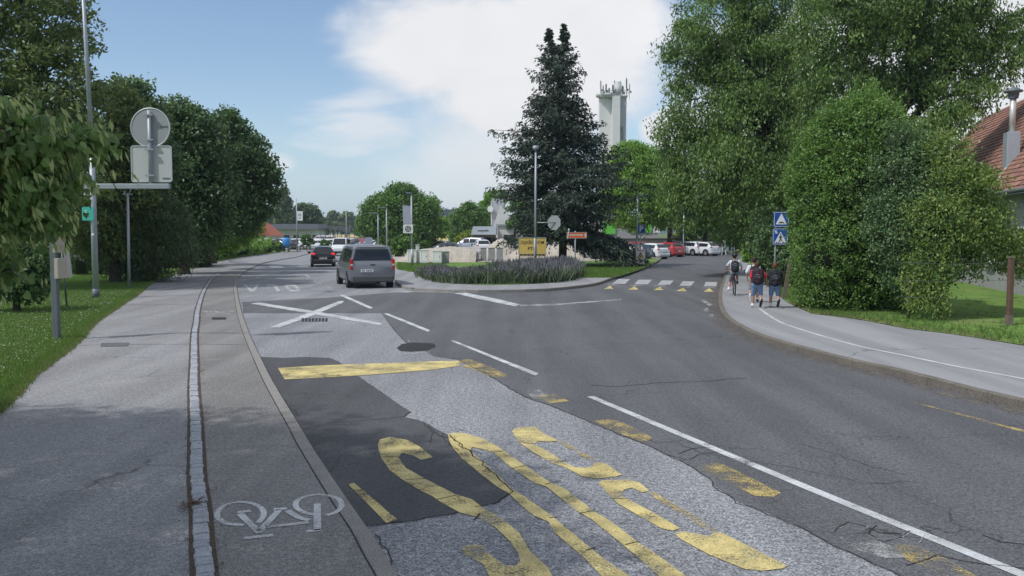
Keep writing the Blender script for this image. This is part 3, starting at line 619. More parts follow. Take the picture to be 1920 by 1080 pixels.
def tree(name, label, org, blobs, n, L, Wd, m, trunk_r=.25, bark='bark', group=None, fork=.35, limbs=9, cat='tree', top=None, lean=(0, 0), **kw):
    org = Vector(org); t = thing(name, label, cat, org, 0, group)
    cz = sum(b[0][2] for b in blobs) / len(blobs); topz = max(b[0][2] for b in blobs); cx = sum(b[0][0] for b in blobs) / len(blobs); cy = sum(b[0][1] for b in blobs) / len(blobs)
    mb = MB(); fk = Vector((lean[0], lean[1], (cz - org.z) * fork * 1.3)); tp = Vector(((cx - org.x) * .8, (cy - org.y) * .8, (topz - org.z)))
    pts = [Vector((0, 0, -.1)), Vector((0, 0, .25))] + wobble((lean[0] * .1, lean[1] * .1, .5), fk, 4, .02) + wobble(fk, tp, 5, .05)[1:]
    rs = [trunk_r * 1.5, trunk_r * 1.12] + [trunk_r * (1 - .35 * i / 5) for i in range(5)] + [trunk_r * (.6 - .1 * i) for i in range(5)]
    mb.tube(pts, [max(r, .03) for r in rs[:len(pts)]], 10)
    bs = list(blobs); random.shuffle(bs)
    for b in bs[:limbs]:
        s = fk.lerp(tp, random.uniform(0, .5)); e = Vector(b[0]) - org; l = wobble(s, e, 5, .09)
        mb.tube(l, [trunk_r * (.42 - .07 * i) for i in range(6)], 6)
        rr = b[1][0] if hasattr(b[1], '__len__') else b[1]
        for q in range(4):
            dd = Vector((random.gauss(0, 1), random.gauss(0, 1), random.gauss(0, .8))).normalized() * rr * .9; mb.tube(wobble(l[3], e + dd, 3, .08), [trunk_r * .14, trunk_r * .1, trunk_r * .07, .015], 5)
    mb.build('trunk', M[bark], t)
    foliage('crown', t, org, blobs, n, L, Wd, m, **kw)
    return t
def bl(px, py, Y, r, ry=None, rz=None, jy=.0):
    c = P(px, py, Y); k = r / FPX * Y
    return ((c.x, c.y + jy, c.z), (k, k * (ry or 1), k * (rz or 1)))
LM = {
 'olive': leafmat('olive green leaves', (0.028, 0.050, 0.014), (0.120, 0.158, 0.042), .28),
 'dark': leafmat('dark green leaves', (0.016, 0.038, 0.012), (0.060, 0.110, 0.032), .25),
 'mid': leafmat('green leaves', (0.020, 0.052, 0.010), (0.085, 0.165, 0.028), .28),
 'walnut': leafmat('walnut leaves', (0.022, 0.050, 0.013), (0.105, 0.172, 0.034), .30),
 'light': leafmat('light green leaves', (0.045, 0.100, 0.012), (0.150, 0.260, 0.035), .32),
 'lime': leafmat('yellow green leaves', (0.12, 0.19, 0.018), (0.30, 0.36, 0.045), .35, .5, 1.1),
 'hedge': leafmat('hedge leaves', (0.022, 0.056, 0.012), (0.105, 0.185, 0.032), .28),
 'bluish': leafmat('bluish green leaves', (0.020, 0.050, 0.018), (0.075, 0.130, 0.042), .25),
 'yellowing': leafmat('yellowing leaves', (0.030, 0.070, 0.016), (0.150, 0.200, 0.040), .3),
 'spruce': leafmat('spruce needles', (0.010, 0.022, 0.014), (0.036, 0.062, 0.038), .08, .65, 1.25, .004),
 'yew': leafmat('yew needles', (0.014, 0.032, 0.010), (0.060, 0.090, 0.028), .12, .65),
 'linden': leafmat('linden leaves', (0.038, 0.075, 0.022), (0.12, 0.185, 0.06), .38, .45),
 'bract': leafmat('linden bracts', (0.24, 0.28, 0.11), (0.46, 0.50, 0.24), .45, .6, 1.15),
 'far': leafmat('distant leaves', (0.028, 0.055, 0.022), (0.085, 0.125, 0.045), .2),
 'lavender': leafmat('lavender stems', (0.045, 0.075, 0.035), (0.135, 0.175, 0.095), .15, .8, 1.0),
 'laveflower': leafmat('lavender flowers', (0.105, 0.108, 0.125), (0.20, 0.198, 0.235), .15, .8, 1.0),
 'grass': leafmat('grass blades', (0.045, 0.100, 0.014), (0.16, 0.27, 0.05), .35, .7, 1.0),
 'dry': leafmat('dry grass blades', (0.16, 0.14, 0.06), (0.30, 0.26, 0.13), .25, .8, 1.0),
 'clover': leafmat('clover flowers', (0.45, 0.45, 0.36), (0.65, 0.65, 0.55), .2, .8, 1.0),
}
# --- the linden at the left front: its trunk stands outside the frame, low limbs hang into it
lo = Vector((-9.3, 5.2, .06))
lind = tree('linden_tree', 'linden at the left edge with low limbs of large leaves and pale bracts', lo,
    [((-9.0, 4.2, 6.8), (4.2, 4.5, 3.4)), ((-9.0, 6.9, 5.4), (2.9, 2.6, 1.9)), ((-7.4, 4.4, 6.2), (3.4, 3.0, 2.2)), ((-11.8, 7.0, 6.0), (3.4, 2.6, 2.4)), ((-6.4, 1.6, 7.0), (2.8, 2.6, 2.0)), ((-12.5, 5, 6), (3, 3, 2.5))],
    52000, .17, .14, LM['linden'], .24, limbs=6, clump=.42, per=40, droop=.5, seed=3)
def limb(pts, nl, nb, seed, spread=.26):
    g = np.random.default_rng(seed); P3 = [Vector(p) for p in smooth_path(pts, .12)]; A = np.array([tuple(p) for p in P3])
    mbx = MB(); mbx.tube([Vector(p) - lo for p in P3[::4]], [.045 - .038 * i / max(1, len(P3[::4])) for i in range(len(P3[::4]))], 6)
    for q in range(26):
        i = int(g.integers(len(A) // 4, len(A))); e = P3[i] + Vector((g.normal(0, .22), g.normal(0, .3), g.normal(-.12, .16)))
        mbx.tube([P3[i] - lo, (P3[i].lerp(e, .5) + Vector((0, 0, .04))) - lo, e - lo], [.009, .007, .004], 4)
    mbx.build('limb', M['bark_dark'], lind)
    i = g.integers(0, len(A), nl); tt = i / len(A); p = A[i] + g.normal(0, 1, (nl, 3)) * np.array([spread, spread * 1.5, spread * .8]) * (0.55 + .6 * np.sin(np.pi * np.clip(tt, .1, 1)))[:, None]
    # linden leaf: a heart-shaped hexagon, folded a little along its rib, hanging tip down
    a = nrm(g.normal(0, .45, (nl, 3)) + np.array([.25, 0, -.9])); nn = nrm(g.normal(0, .7, (nl, 3)) + np.array([-.1, -.3, .6])); b = nrm(np.cross(a, nn)); nn = np.cross(b, a)
    s = g.uniform(.038, .075, (nl, 1)); f = nn * s * -.22
    t = np.clip(g.normal(.5, .28, nl), 0, 1)
    h1 = np.stack([p, p + b * s * .42 + f - a * s * .12, p + b * s * .52 + f + a * s * .35, p + a * s * 1.15], 1).reshape(-1, 3)
    h2 = np.stack([p, p + a * s * 1.15, p - b * s * .52 + f + a * s * .35, p - b * s * .42 + f - a * s * .12], 1).reshape(-1, 3)
    quadmesh('leaves', np.concatenate([h1, h2]) - np.array(lo), LM['linden'], np.concatenate([t, t]), lind)['kind'] = 'stuff'
    # bracts: long pale blades in hanging clusters
    i = g.integers(len(A) // 6, len(A), nb); c = A[i] + g.normal(0, 1, (nb, 3)) * np.array([spread * 1.05, spread * 1.4, spread * .85]); k = np.repeat(np.arange(nb), 3)
    p = c[k] + g.normal(0, .018, (len(k), 3)); a = nrm(g.normal(0, .28, (len(k), 3)) + np.array([.38, 0, -1])); b = nrm(np.cross(a, g.normal(0, 1, (len(k), 3)))); s = g.uniform(.055, .10, (len(k), 1))
    v = np.stack([p, p + a * s * .5 + b * s * .15, p + a * s, p + a * s * .45 - b * s * .15], 1).reshape(-1, 3)
    quadmesh('bracts', v - np.array(lo), LM['bract'], np.clip(g.normal(.5, .3, len(k)), 0, 1), lind)['kind'] = 'stuff'
limb([(-8.8, 5.4, 4.4), P(-120, 240, 6.4), P(0, 262, 6.2), P(60, 262, 6.1), P(110, 262, 6.0), P(160, 266, 6.0)], 3600, 560, 11, .13)
limb([(-8.6, 5.6, 4.2), P(-130, 300, 6.6), P(0, 315, 6.4), P(70, 318, 6.3), P(92, 335, 6.2), P(95, 362, 6.2)], 5200, 680, 12, .16)
limb([(-8.4, 5.6, 4.0), P(-120, 360, 6.7), P(-20, 385, 6.6), P(40, 400, 6.5), P(78, 420, 6.4)], 4800, 560, 13, .15)
limb([(-8.4, 6.0, 3.8), P(-150, 420, 7.0), P(-70, 450, 6.8), P(-30, 480, 6.7), P(0, 510, 6.6)], 3000, 330, 14, .13)
limb([(-8.4, 5.0, 4.0), P(-150, 230, 6.4), P(-40, 215, 6.2), P(25, 225, 6.1), P(45, 240, 6.1)], 2600, 240, 15, .12)
limb([(-8.4, 6.0, 3.8), P(-170, 500, 7.0), P(-90, 550, 6.8), P(-45, 590, 6.7)], 700, 100, 16, .13)

# --- trees down the left side
tree('hornbeam_tree', 'tall olive green tree with feathery foliage filling the upper left corner', base(5, 38, .05),
    [bl(40, 40, 38, 120), bl(-90, 120, 38, 170), bl(100, 150, 37, 75), bl(15, 230, 37, 110), bl(115, 265, 37, 75), bl(130, 350, 37.5, 70), bl(10, 380, 38, 110), bl(-40, -80, 38, 130), bl(105, 420, 38, 50), bl(95, 60, 38, 60), bl(150, 180, 38, 45)],
    62000, .23, .10, LM['olive'], .33, 'bark_dark', clump=.42, per=60, droop=.15, seed=21, shell=.66, flat_clump=.55, out=.9)
tree('lime_tree', 'dark olive tree between the tall lamp pole and the round sign', base(215, 43, .05),
    [bl(205, 215, 43, 55), bl(190, 300, 43, 65), bl(230, 290, 43, 50), bl(200, 430, 43, 60), bl(245, 350, 43, 48), bl(170, 430, 43, 50)],
    26000, .20, .11, LM['olive'], .25, 'bark_dark', clump=.35, droop=.3, seed=22)
tree('oak_tree', 'slender grey green oak rising above the round sign', base(262, 46, .05),
    [bl(245, 185, 46, 36), bl(258, 230, 46, 45), bl(280, 225, 46, 30), bl(240, 290, 46, 50), bl(285, 310, 46, 45), bl(250, 390, 46, 50)],
    22000, .23, .13, LM['bluish'], .25, 'bark_dark', clump=.36, seed=23)
tree('oak_tree', 'broad dark oak behind the right edge of the rectangular sign back', base(345, 52, .05),
    [bl(335, 222, 52, 36), bl(320, 270, 52, 45), bl(365, 250, 52, 40), bl(385, 290, 52, 42), bl(340, 330, 52, 60), bl(390, 360, 52, 48), bl(330, 400, 52, 52), bl(385, 420, 52, 40)],
    34000, .24, .14, LM['dark'], .3, 'bark_dark', group='oaks beyond the lawn', clump=.4, seed=24)
tree('oak_tree', 'dark oak at the far end of the left row reaching over the road', base(398, 70, .05),
    [bl(430, 245, 58, 33), bl(415, 290, 58, 42), bl(455, 290, 58, 42), bl(480, 325, 58, 36), bl(435, 345, 58, 52), bl(487, 375, 58, 32), bl(455, 400, 58, 40), bl(410, 390, 58, 45), bl(498, 335, 58, 20)],
    34000, .25, .14, LM['dark'], .3, 'bark_dark', group='oaks beyond the lawn', clump=.4, seed=25)
tree('maple_tree', 'low light green tree under the dark oaks beside the hedge', base(405, 78, .05),
    [bl(400, 425, 66, 32), bl(440, 430, 66, 34), bl(470, 425, 66, 22), bl(420, 450, 66, 26), bl(380, 450, 66, 25)],
    12000, .22, .14, LM['light'], .16, 'bark_dark', clump=.3, seed=26)
tree('yew_tree', 'drooping dark yew behind the thin bracket post', base(285, 44, .05),
    [bl(290, 395, 44, 46), bl(255, 430, 44, 50), bl(320, 430, 44, 42), bl(290, 470, 44, 52), bl(240, 480, 44, 45), bl(335, 480, 44, 30), bl(268, 500, 44, 30)],
    26000, .20, .05, LM['yew'], .2, 'bark_dark', clump=.35, droop=.8, seed=27)
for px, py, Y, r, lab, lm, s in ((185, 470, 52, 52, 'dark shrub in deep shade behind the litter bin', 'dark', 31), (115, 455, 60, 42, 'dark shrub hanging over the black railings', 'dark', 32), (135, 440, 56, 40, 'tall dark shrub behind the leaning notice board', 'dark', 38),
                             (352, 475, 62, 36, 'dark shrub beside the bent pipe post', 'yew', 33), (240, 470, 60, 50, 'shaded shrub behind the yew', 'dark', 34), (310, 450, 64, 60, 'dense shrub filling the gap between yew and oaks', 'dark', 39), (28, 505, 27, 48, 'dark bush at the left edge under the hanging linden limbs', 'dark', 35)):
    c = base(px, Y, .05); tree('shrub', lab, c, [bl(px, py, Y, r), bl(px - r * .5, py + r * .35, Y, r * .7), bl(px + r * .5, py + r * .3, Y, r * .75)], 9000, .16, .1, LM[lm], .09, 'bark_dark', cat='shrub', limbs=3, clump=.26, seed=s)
# low hedge row along the left path
hr = thing('hedge', 'long low green hedge along the left path ahead of the parked vehicles', 'hedge', G(450, 482, .05))
hb = []
for i in range(15):
    t = i / 14; y = 491 - 17 * t; g0 = G(386 + 128 * t, y, .05); hb.append(((g0.x - 1.0, g0.y + 1.0, .85), (1.25, 1.6, 1.0)))
foliage('foliage', hr, hr.location, hb, 16000, .2, .09, LM['light'], clump=.22, droop=-.3, seed=41, zmin=.1)
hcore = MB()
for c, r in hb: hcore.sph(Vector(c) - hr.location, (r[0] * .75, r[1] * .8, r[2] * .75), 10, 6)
hcore.build('dark_core', M['core'], hr)  # dark solid filling added behind the hedge leaves

# --- the spruce with two tops
def spruce(name, label, org, H, Rb, tops, n_wh, m, seed, low=2.7):
    g = np.random.default_rng(seed); org = Vector(org); t = thing(name, label, 'tree', org)
    mb = MB(); mb.tube([(0, 0, -.1), (0, 0, .6), (0.05, 0, H * .35), (-.4, 0, H * .84)], [.36, .3, .24, .09], 10); V = []; T = []
    for tx, th in tops: mb.tube([(-.3, 0, H * .74), (tx * .7 - .1, 0, H * .88), (tx, 0, H * th)], [.10, .07, .02], 7)
    def spray(p, d, ln, tone, k=None):
        k = k or max(4, int(ln / .06)); u = g.random(k); side = nrm(np.cross(d, [0, 0, 1.])); w = (1 - u) * ln * .16
        q = p + d * (u * ln)[:, None] + side * (g.normal(0, 1, k) * w)[:, None]; q[:, 2] += -.22 * ln * u * u + g.normal(0, .05, k)
        a = nrm(d * .7 + side * g.normal(0, .8, (k, 1)) + np.array([0, 0, -.5]) + g.normal(0, .35, (k, 3)))
        b = nrm(np.cross(a, nrm(g.normal(0, 1, (k, 3)) + np.array([0, 0, .6])))); s = g.uniform(.15, .30, (k, 1))
        V.append(np.stack([q, q + a * s * .5 + b * s * .2, q + a * s, q + a * s * .5 - b * s * .2], 1)); T.append(np.clip(tone + g.normal(0, .18, k), 0, 1))
    FK = .89
    def prof(f): return min(Rb, 8.3 * (1 - f) + .1) * (.80 + .20 * min(1, f / .25))
    nbr = 0
    for q in range(46):
        an = g.uniform(-1.1, .9); z = g.uniform(1.6, 2.9); L = g.uniform(3.2, 5.8); d = np.array([math.cos(an), math.sin(an), 0.]); K = 14; tone = g.normal(.4, .2)
        for j in range(4, K + 1):
            u = j / K; pt = np.array([0, 0, z]) + d * L * u + np.array([0, 0, -.25 * L * u * u]); side = np.array([-d[1], d[0], 0])
            for sg in (-1, 1): spray(pt, nrm(d * .6 + side * sg * .8 + np.array([0, 0, -.4])), .8, tone)
    for w in range(n_wh):
        f = (w + g.random()) / n_wh
        for tx, th in tops:
            if f > FK:
                zt_ = H * th
                x0 = tx * min(1, .55 + (f - .86) / .16); nb = 9
            else:
                if tx != tops[0][0]: continue
                x0 = -.5 * f; nb = 13
            a0 = g.random() * 6.28
            for b in range(nb):
                z = low + (H - low) * f + g.normal(0, .16)
                reach = prof(f) if f <= FK else max(.1, (H * th - z) * .26 + .05)
                if f > FK and z > H * th - .05: continue
                an = a0 + b * 6.283 / nb + g.normal(0, .25); gap = .68 + .32 * math.sin(an * 3 + z * .9 + seed) * math.sin(z * 1.7 + an)
                if f > FK and H * th - z < .9: reach = min(reach, .22)
                L = reach * gap * (g.uniform(.7, 1.0) if g.random() < .82 else g.uniform(1.0, 1.18))
                L = max(L, .08); d = np.array([math.cos(an), math.sin(an), 0.]); p0 = np.array([x0, 0, z]); K = max(3, int(L / .34)); tone = g.normal(.45, .22)
                drop = -.10 - .34 * (1 - f) if f < .7 else .25
                pts = [p0 + d * L * (j / K) + np.array([0, 0, drop * L * (j / K) * (1.25 - .5 * j / K) + .26 * max(0, j / K - .6) ** 1.3 * L]) for j in range(K + 1)]
                if L > 1.2 and b % 3 == 0: mb.tube([Vector(pts[0]), Vector(pts[K // 2]), Vector(pts[-1])], [.04, .028, .01], 4)
                for j in range(1 if L < 1.5 else int(K * .3), K + 1):
                    u = j / K; wd = (1.0 - .75 * u) * L * .26 + .28 * min(1, L / 1.3); side = np.array([-d[1], d[0], 0])
                    for sg in (-1, 1): spray(pts[j], nrm(d * .8 + side * sg * g.uniform(.4, 1.1) + np.array([0, 0, -.3])), wd * g.uniform(.6, 1.15), tone)
                    if f < .8 and j % 2: spray(pts[j] + side * g.normal(0, wd * .3), nrm(d * .25 + np.array([0, 0, -1.0])), .35 + .35 * (1 - f), tone - .1, 5)
                spray(pts[-1], nrm(d + np.array([0, 0, .12])), .42 * min(1, L / 1.2 + .15), tone); nbr += 1
    mb.build('trunk', M['bark_dark'], t)
    v = np.concatenate(V).reshape(-1, 3); quadmesh('crown', v, m, np.concatenate(T), t); print('spruce faces', len(v) // 4)
    return t
spruce('spruce_tree', 'tall dark spruce with a forked double top above the lavender bed', base(1055, 63, .15), 17.0, 5.9, [(-1.0, .985), (.06, 1.0)], 46, LM['spruce'], 51)

# --- right side: walnut trees
tree('walnut_tree', 'big spreading walnut hanging over the side road beyond the children', base(1455, 50, .14),
    [bl(1345, 55, 50, 75), bl(1300, 110, 50, 48), bl(1330, 190, 50, 72), bl(1270, 255, 50, 38), bl(1300, 310, 50, 62), bl(1420, 110, 50, 95), bl(1410, 240, 49, 90), bl(1370, 340, 48, 80), bl(1290, 385, 49, 52), bl(1440, 380, 48, 75),
     bl(1490, 230, 50, 80), bl(1470, 20, 50, 90), bl(1380, 415, 49, 50), bl(1262, 345, 50, 28), bl(1500, 330, 50, 70), bl(1400, -40, 50, 70), bl(1270, 100, 50, 24), bl(1250, 250, 50, 20), bl(1480, 430, 50, 45), bl(1430, 300, 58, 90), bl(1400, 150, 58, 90)],
    150000, .205, .085, LM['walnut'], .42, 'bark_dark', group='walnut trees', clump=.50, per=75, droop=.8, inside=.22, seed=61, limbs=16)
tree('walnut_tree', 'second walnut towering behind the clipped hedge and the red roof', base(1655, 43, .14),
    [bl(1570, 60, 43, 85), bl(1640, -10, 43, 100), bl(1570, 170, 43, 70), bl(1660, 90, 43, 78), bl(1750, 20, 43, 80), bl(1740, 100, 43, 55), bl(1650, 180, 43, 45), bl(1800, 110, 43, 45), bl(1775, 190, 42, 40), bl(1715, 175, 43, 32),
     bl(1870, 120, 43, 42), bl(1830, 180, 42, 34), bl(1780, 235, 41, 36), bl(1725, 255, 41, 32), bl(1840, 50, 43, 40), bl(1900, 60, 43, 35), bl(1830, 5, 43, 40), bl(1560, 280, 44, 80), bl(1640, 290, 44, 60), bl(1700, 300, 44, 40)],
    105000, .20, .08, LM['walnut'], .4, 'bark_dark', group='walnut trees', clump=.44, per=75, droop=.8, inside=.15, seed=62, limbs=16)
# clipped hedge column and loose shrubs beside the pavement
def bush(name, label, cat, org, blobs, n, L, Wd, lm, core, seed, **kw):
    t = thing(name, label, cat, org); cm = MB()
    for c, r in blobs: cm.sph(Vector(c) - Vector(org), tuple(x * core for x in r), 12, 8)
    if core: cm.build('dark_core', M['core'], t)  # dark solid filling added behind the bush leaves
    foliage('foliage', t, org, blobs, n, L, Wd, LM[lm], seed=seed, zmin=.18, **kw); return t
ho = base(1592, 27.6, .14)
bush('tall_hedge', 'huge clipped hornbeam bush bulging over the pavement behind the children', 'hedge', ho,
    [bl(1592, 520, 27.6, 100, 1, .75), bl(1592, 440, 27.6, 102), bl(1592, 360, 27.6, 104), bl(1606, 290, 27.8, 100), bl(1615, 245, 27.8, 70, 1, .8), bl(1562, 470, 27, 72), bl(1545, 300, 27.8, 52), bl(1580, 240, 27.8, 44), bl(1535, 390, 27.4, 50), bl(1640, 480, 27.4, 80), bl(1545, 340, 27.8, 68), bl(1650, 260, 28, 52), bl(1560, 545, 27.2, 60, 1, .75), bl(1650, 550, 27.6, 55, 1, .75)],
    150000, .075, .05, 'hedge', .68, 71, clump=.12, per=16, shell=.88, inside=.05, droop=.15, tone=(.5, .2))
sh_t = [o for o in bpy.data.objects if o.name == 'tall_hedge'][0]
foliage('shoots', sh_t, sh_t.location, [bl(1550, 250, 27.6, 30), bl(1590, 215, 27.6, 36), bl(1625, 195, 27.8, 34), bl(1660, 215, 28, 34), bl(1530, 300, 27.4, 34), bl(1690, 250, 28, 24), bl(1500, 340, 27.4, 26)], 9000, .09, .045, LM['hedge'], clump=.10, per=22, shell=.6, inside=.3, droop=-.6, flat_clump=2.2, out=.5, seed=77, tone=(.68, .2))
so = base(1700, 25, .14)
bush('shrub', 'loose bluish green shrub leaning against the right of the clipped hedge', 'shrub', so,
    [bl(1690, 330, 25.6, 60), bl(1720, 380, 25.2, 62), bl(1690, 440, 25, 60), bl(1665, 400, 25.4, 45), bl(1700, 500, 25, 50), bl(1730, 290, 26, 42), bl(1680, 270, 26, 40)],
    22000, .085, .05, 'bluish', .55, 72, clump=.2, per=30, inside=.3, droop=.4)
yo = base(1765, 24.3, .14)
tree('shrub', 'loose shrub with yellowing leaves in front of the red roofed house', yo,
    [bl(1790, 350, 24.6, 58), bl(1760, 420, 24.2, 60), bl(1815, 420, 24.4, 55), bl(1740, 500, 24, 42), bl(1800, 480, 24.4, 48), bl(1850, 460, 24.6, 42), bl(1738, 565, 23.8, 34), bl(1835, 350, 24.8, 38), bl(1775, 290, 25, 36), bl(1880, 460, 24.6, 34), bl(1865, 400, 24.8, 28), bl(1900, 500, 24.6, 24), bl(1725, 535, 24, 35)],
    34000, .095, .05, LM['yellowing'], .05, 'bark', cat='shrub', clump=.2, per=26, inside=.35, droop=.5, seed=73, tone=(.42, .28), limbs=10, fork=.2)
bush('shrub', 'small yellow green clipped bush at the near end of the parking area', 'shrub', base(1410, 70, .1), [bl(1410, 460, 70, 17, 1.5), bl(1410, 480, 70, 17, 1.5), bl(1412, 446, 70, 12)], 7000, .12, .08, 'light', .8, 74, clump=.15, shell=.9, inside=.05)
bush('shrub', 'dark bush behind the blue signs and the walking children', 'shrub', base(1452, 40, .14), [bl(1455, 470, 40, 38), bl(1440, 500, 40, 26), bl(1480, 450, 40, 40), bl(1430, 450, 42, 26), bl(1490, 500, 38, 30), bl(1470, 520, 38, 24), bl(1440, 420, 44, 30)], 24000, .13, .08, 'dark', .7, 75, clump=.2)

# --- trees beyond the parking area and round the field
def simple(name, lab, px, Y, bls, n, L, lm, seed, grp=None, tr=.2, bark='bark_dark', org=None, **kw):
    return tree(name, lab, org or base(px, Y, 0), [bl(a, b, Y, r) for a, b, r in bls], n, L, L * .6, LM[lm], tr, bark, group=grp, seed=seed, limbs=5, clump=kw.pop('clump', min(L * 2.5, .24 * sum(r for a, b, r in bls) / len(bls) / FPX * Y)), **kw)
simple('maple_tree', 'bright green tree touching the right side of the spruce below the white tower', 1255, 96, [(1180, 310, 38), (1215, 315, 36), (1170, 350, 42), (1225, 350, 42), (1195, 390, 42), (1240, 390, 34), (1160, 390, 34), (1190, 285, 16)], 48000, .30, 'light', 81, 'trees behind the parked cars', .35)
simple('maple_tree', 'shaded tree standing behind the row of parked cars', 1322, 100, [(1270, 330, 36), (1290, 380, 38), (1330, 400, 36), (1250, 400, 28), (1360, 390, 42), (1300, 420, 26)], 38000, .30, 'mid', 82, 'trees behind the parked cars', .35)
simple('maple_tree', 'dark tree closing the view at the far end of the side road', 1410, 112, [(1400, 400, 44), (1440, 420, 36), (1370, 430, 28), (1340, 440, 20), (1430, 370, 44), (1470, 440, 30)], 30000, .34, 'dark', 83, 'trees behind the parked cars', .35)
simple('shrub', 'yellow green bush glowing behind the silver cars', 1285, 104, [(1282, 432, 14), (1290, 445, 13), (1275, 447, 10)], 4000, .3, 'lime', 84, None, .06)
simple('shrub', 'yellow green bush beyond the right end of the car row', 1338, 118, [(1335, 432, 13), (1345, 442, 14), (1328, 443, 9)], 4000, .3, 'lime', 85, None, .06)
simple('shrub', 'dark evergreen bush right of the last parked car', 1352, 108, [(1352, 455, 14), (1340, 448, 12), (1366, 458, 10)], 4000, .3, 'dark', 86, None, .06)
simple('lime_tree', 'large round dark green tree beyond the lamp post with the banner', 750, 108, [(750, 385, 36), (715, 400, 34), (790, 400, 34), (735, 425, 40), (785, 430, 38), (695, 425, 22), (805, 430, 20), (760, 365, 20), (740, 360, 12), (760, 445, 32)], 70000, .28, 'mid', 87, None, .4)
simple('young_tree', 'small slim tree to the right of the large round tree', 829, 125, [(827, 418, 12), (824, 430, 13), (832, 432, 12)], 3500, .32, 'light', 88, None, .08)
simple('maple_tree', 'pointed green tree left of the grey slab building', 878, 135, [(878, 396, 15), (868, 415, 22), (892, 410, 22), (880, 435, 24), (860, 440, 16)], 26000, .32, 'mid', 89, 'trees round the low shop')
simple('poplar_tree', 'light poplar behind the grey slab building', 932, 150, [(925, 372, 14), (915, 390, 14), (928, 395, 18), (905, 410, 16), (940, 370, 12)], 9000, .5, 'light', 90, 'trees round the low shop')
simple('shrub', 'bright conical bush beside the low shop', 876, 122, [(878, 436, 6), (874, 444, 10), (862, 447, 9), (886, 446, 8)], 4000, .3, 'lime', 91, None, .06)
simple('maple_tree', 'green tree peeping out between the slab building and the spruce', 965, 118, [(975, 395, 20), (985, 412, 20), (965, 420, 12)], 8000, .42, 'mid', 92, 'trees round the low shop')
simple('willow_tree', 'tall grey green conifer beside the white hanging sign', 533, 232, [(532, 362, 9), (530, 380, 15), (536, 398, 19), (526, 408, 18), (545, 411, 16), (518, 396, 13), (505, 410, 12)], 16000, .55, 'far', 93, 'trees beyond the far car park')
simple('lime_tree', 'dark round tree right of the white hanging sign', 577, 240, [(572, 396, 16), (585, 401, 15), (580, 412, 17), (562, 408, 14), (595, 414, 12)], 12000, .55, 'dark', 94, 'trees beyond the far car park')
for k, (px, py, r, lab) in enumerate(((626, 410, 13, 'pale round tree on the skyline over the field'), (650, 412, 15, 'second pale round tree on the skyline over the field'), (607, 420, 10, 'small bluish tree on the skyline left of the field'), (676, 418, 13, 'bluish tree on the skyline just left of the large round tree'))):
    simple('lime_tree', lab, px, 420, [(px, py, r), (px - r * .6, py + 8, r * .7), (px + r * .6, py + 8, r * .7), (px, py + 12, r)], 5000, 1.1, 'far', 95 + k, 'trees on the skyline', .5)
tl = thing('far_treeline', 'far band of trees along the horizon behind the yellow field', 'trees', (0, 480, 0)); tl['kind'] = 'stuff'
g2 = [bl(x, 424 + random.uniform(-4, 3), 480 + random.uniform(-20, 20), random.uniform(7, 13)) for x in list(range(560, 960, 7))]
foliage('foliage', tl, tl.location, g2, 22000, 1.6, 1.0, LM['far'], clump=1.4, seed=99)
tl2 = [bl(x, 404 + random.uniform(-4, 3), 900, random.uniform(6, 9), 1, 1.3) for x in range(770, 905, 5)]
t2 = thing('far_treeline', 'dark bluish conifer wood on the hill seen between the two trees in the centre', 'trees', (0, 900, 0)); t2['kind'] = 'stuff'
foliage('foliage', t2, t2.location, tl2, 9000, 2.6, 1.5, LM['spruce'], clump=2.2, seed=100)
for px, py, Y, r, lab, s in ((576, 450, 118, 10, 'rounded dark shrub in the far car park left of the white van roofs', 101), (610, 458, 112, 8, 'smaller dark shrub just behind the black car', 102), (520, 462, 110, 9, 'shrub beside the blue container', 103), (795, 462, 82, 9, 'low dark shrub right of the grey van under the large tree', 104), (752, 462, 86, 18, 'dark hedge bush beside the grey van roof', 105)):
    simple('shrub', lab, px, Y, [(px, py, r), (px - r * .8, py + r * .4, r * .55), (px + r * .8, py + r * .4, r * .55)], 2500, .24, 'mid', s, 'shrubs in the far car park', .05)

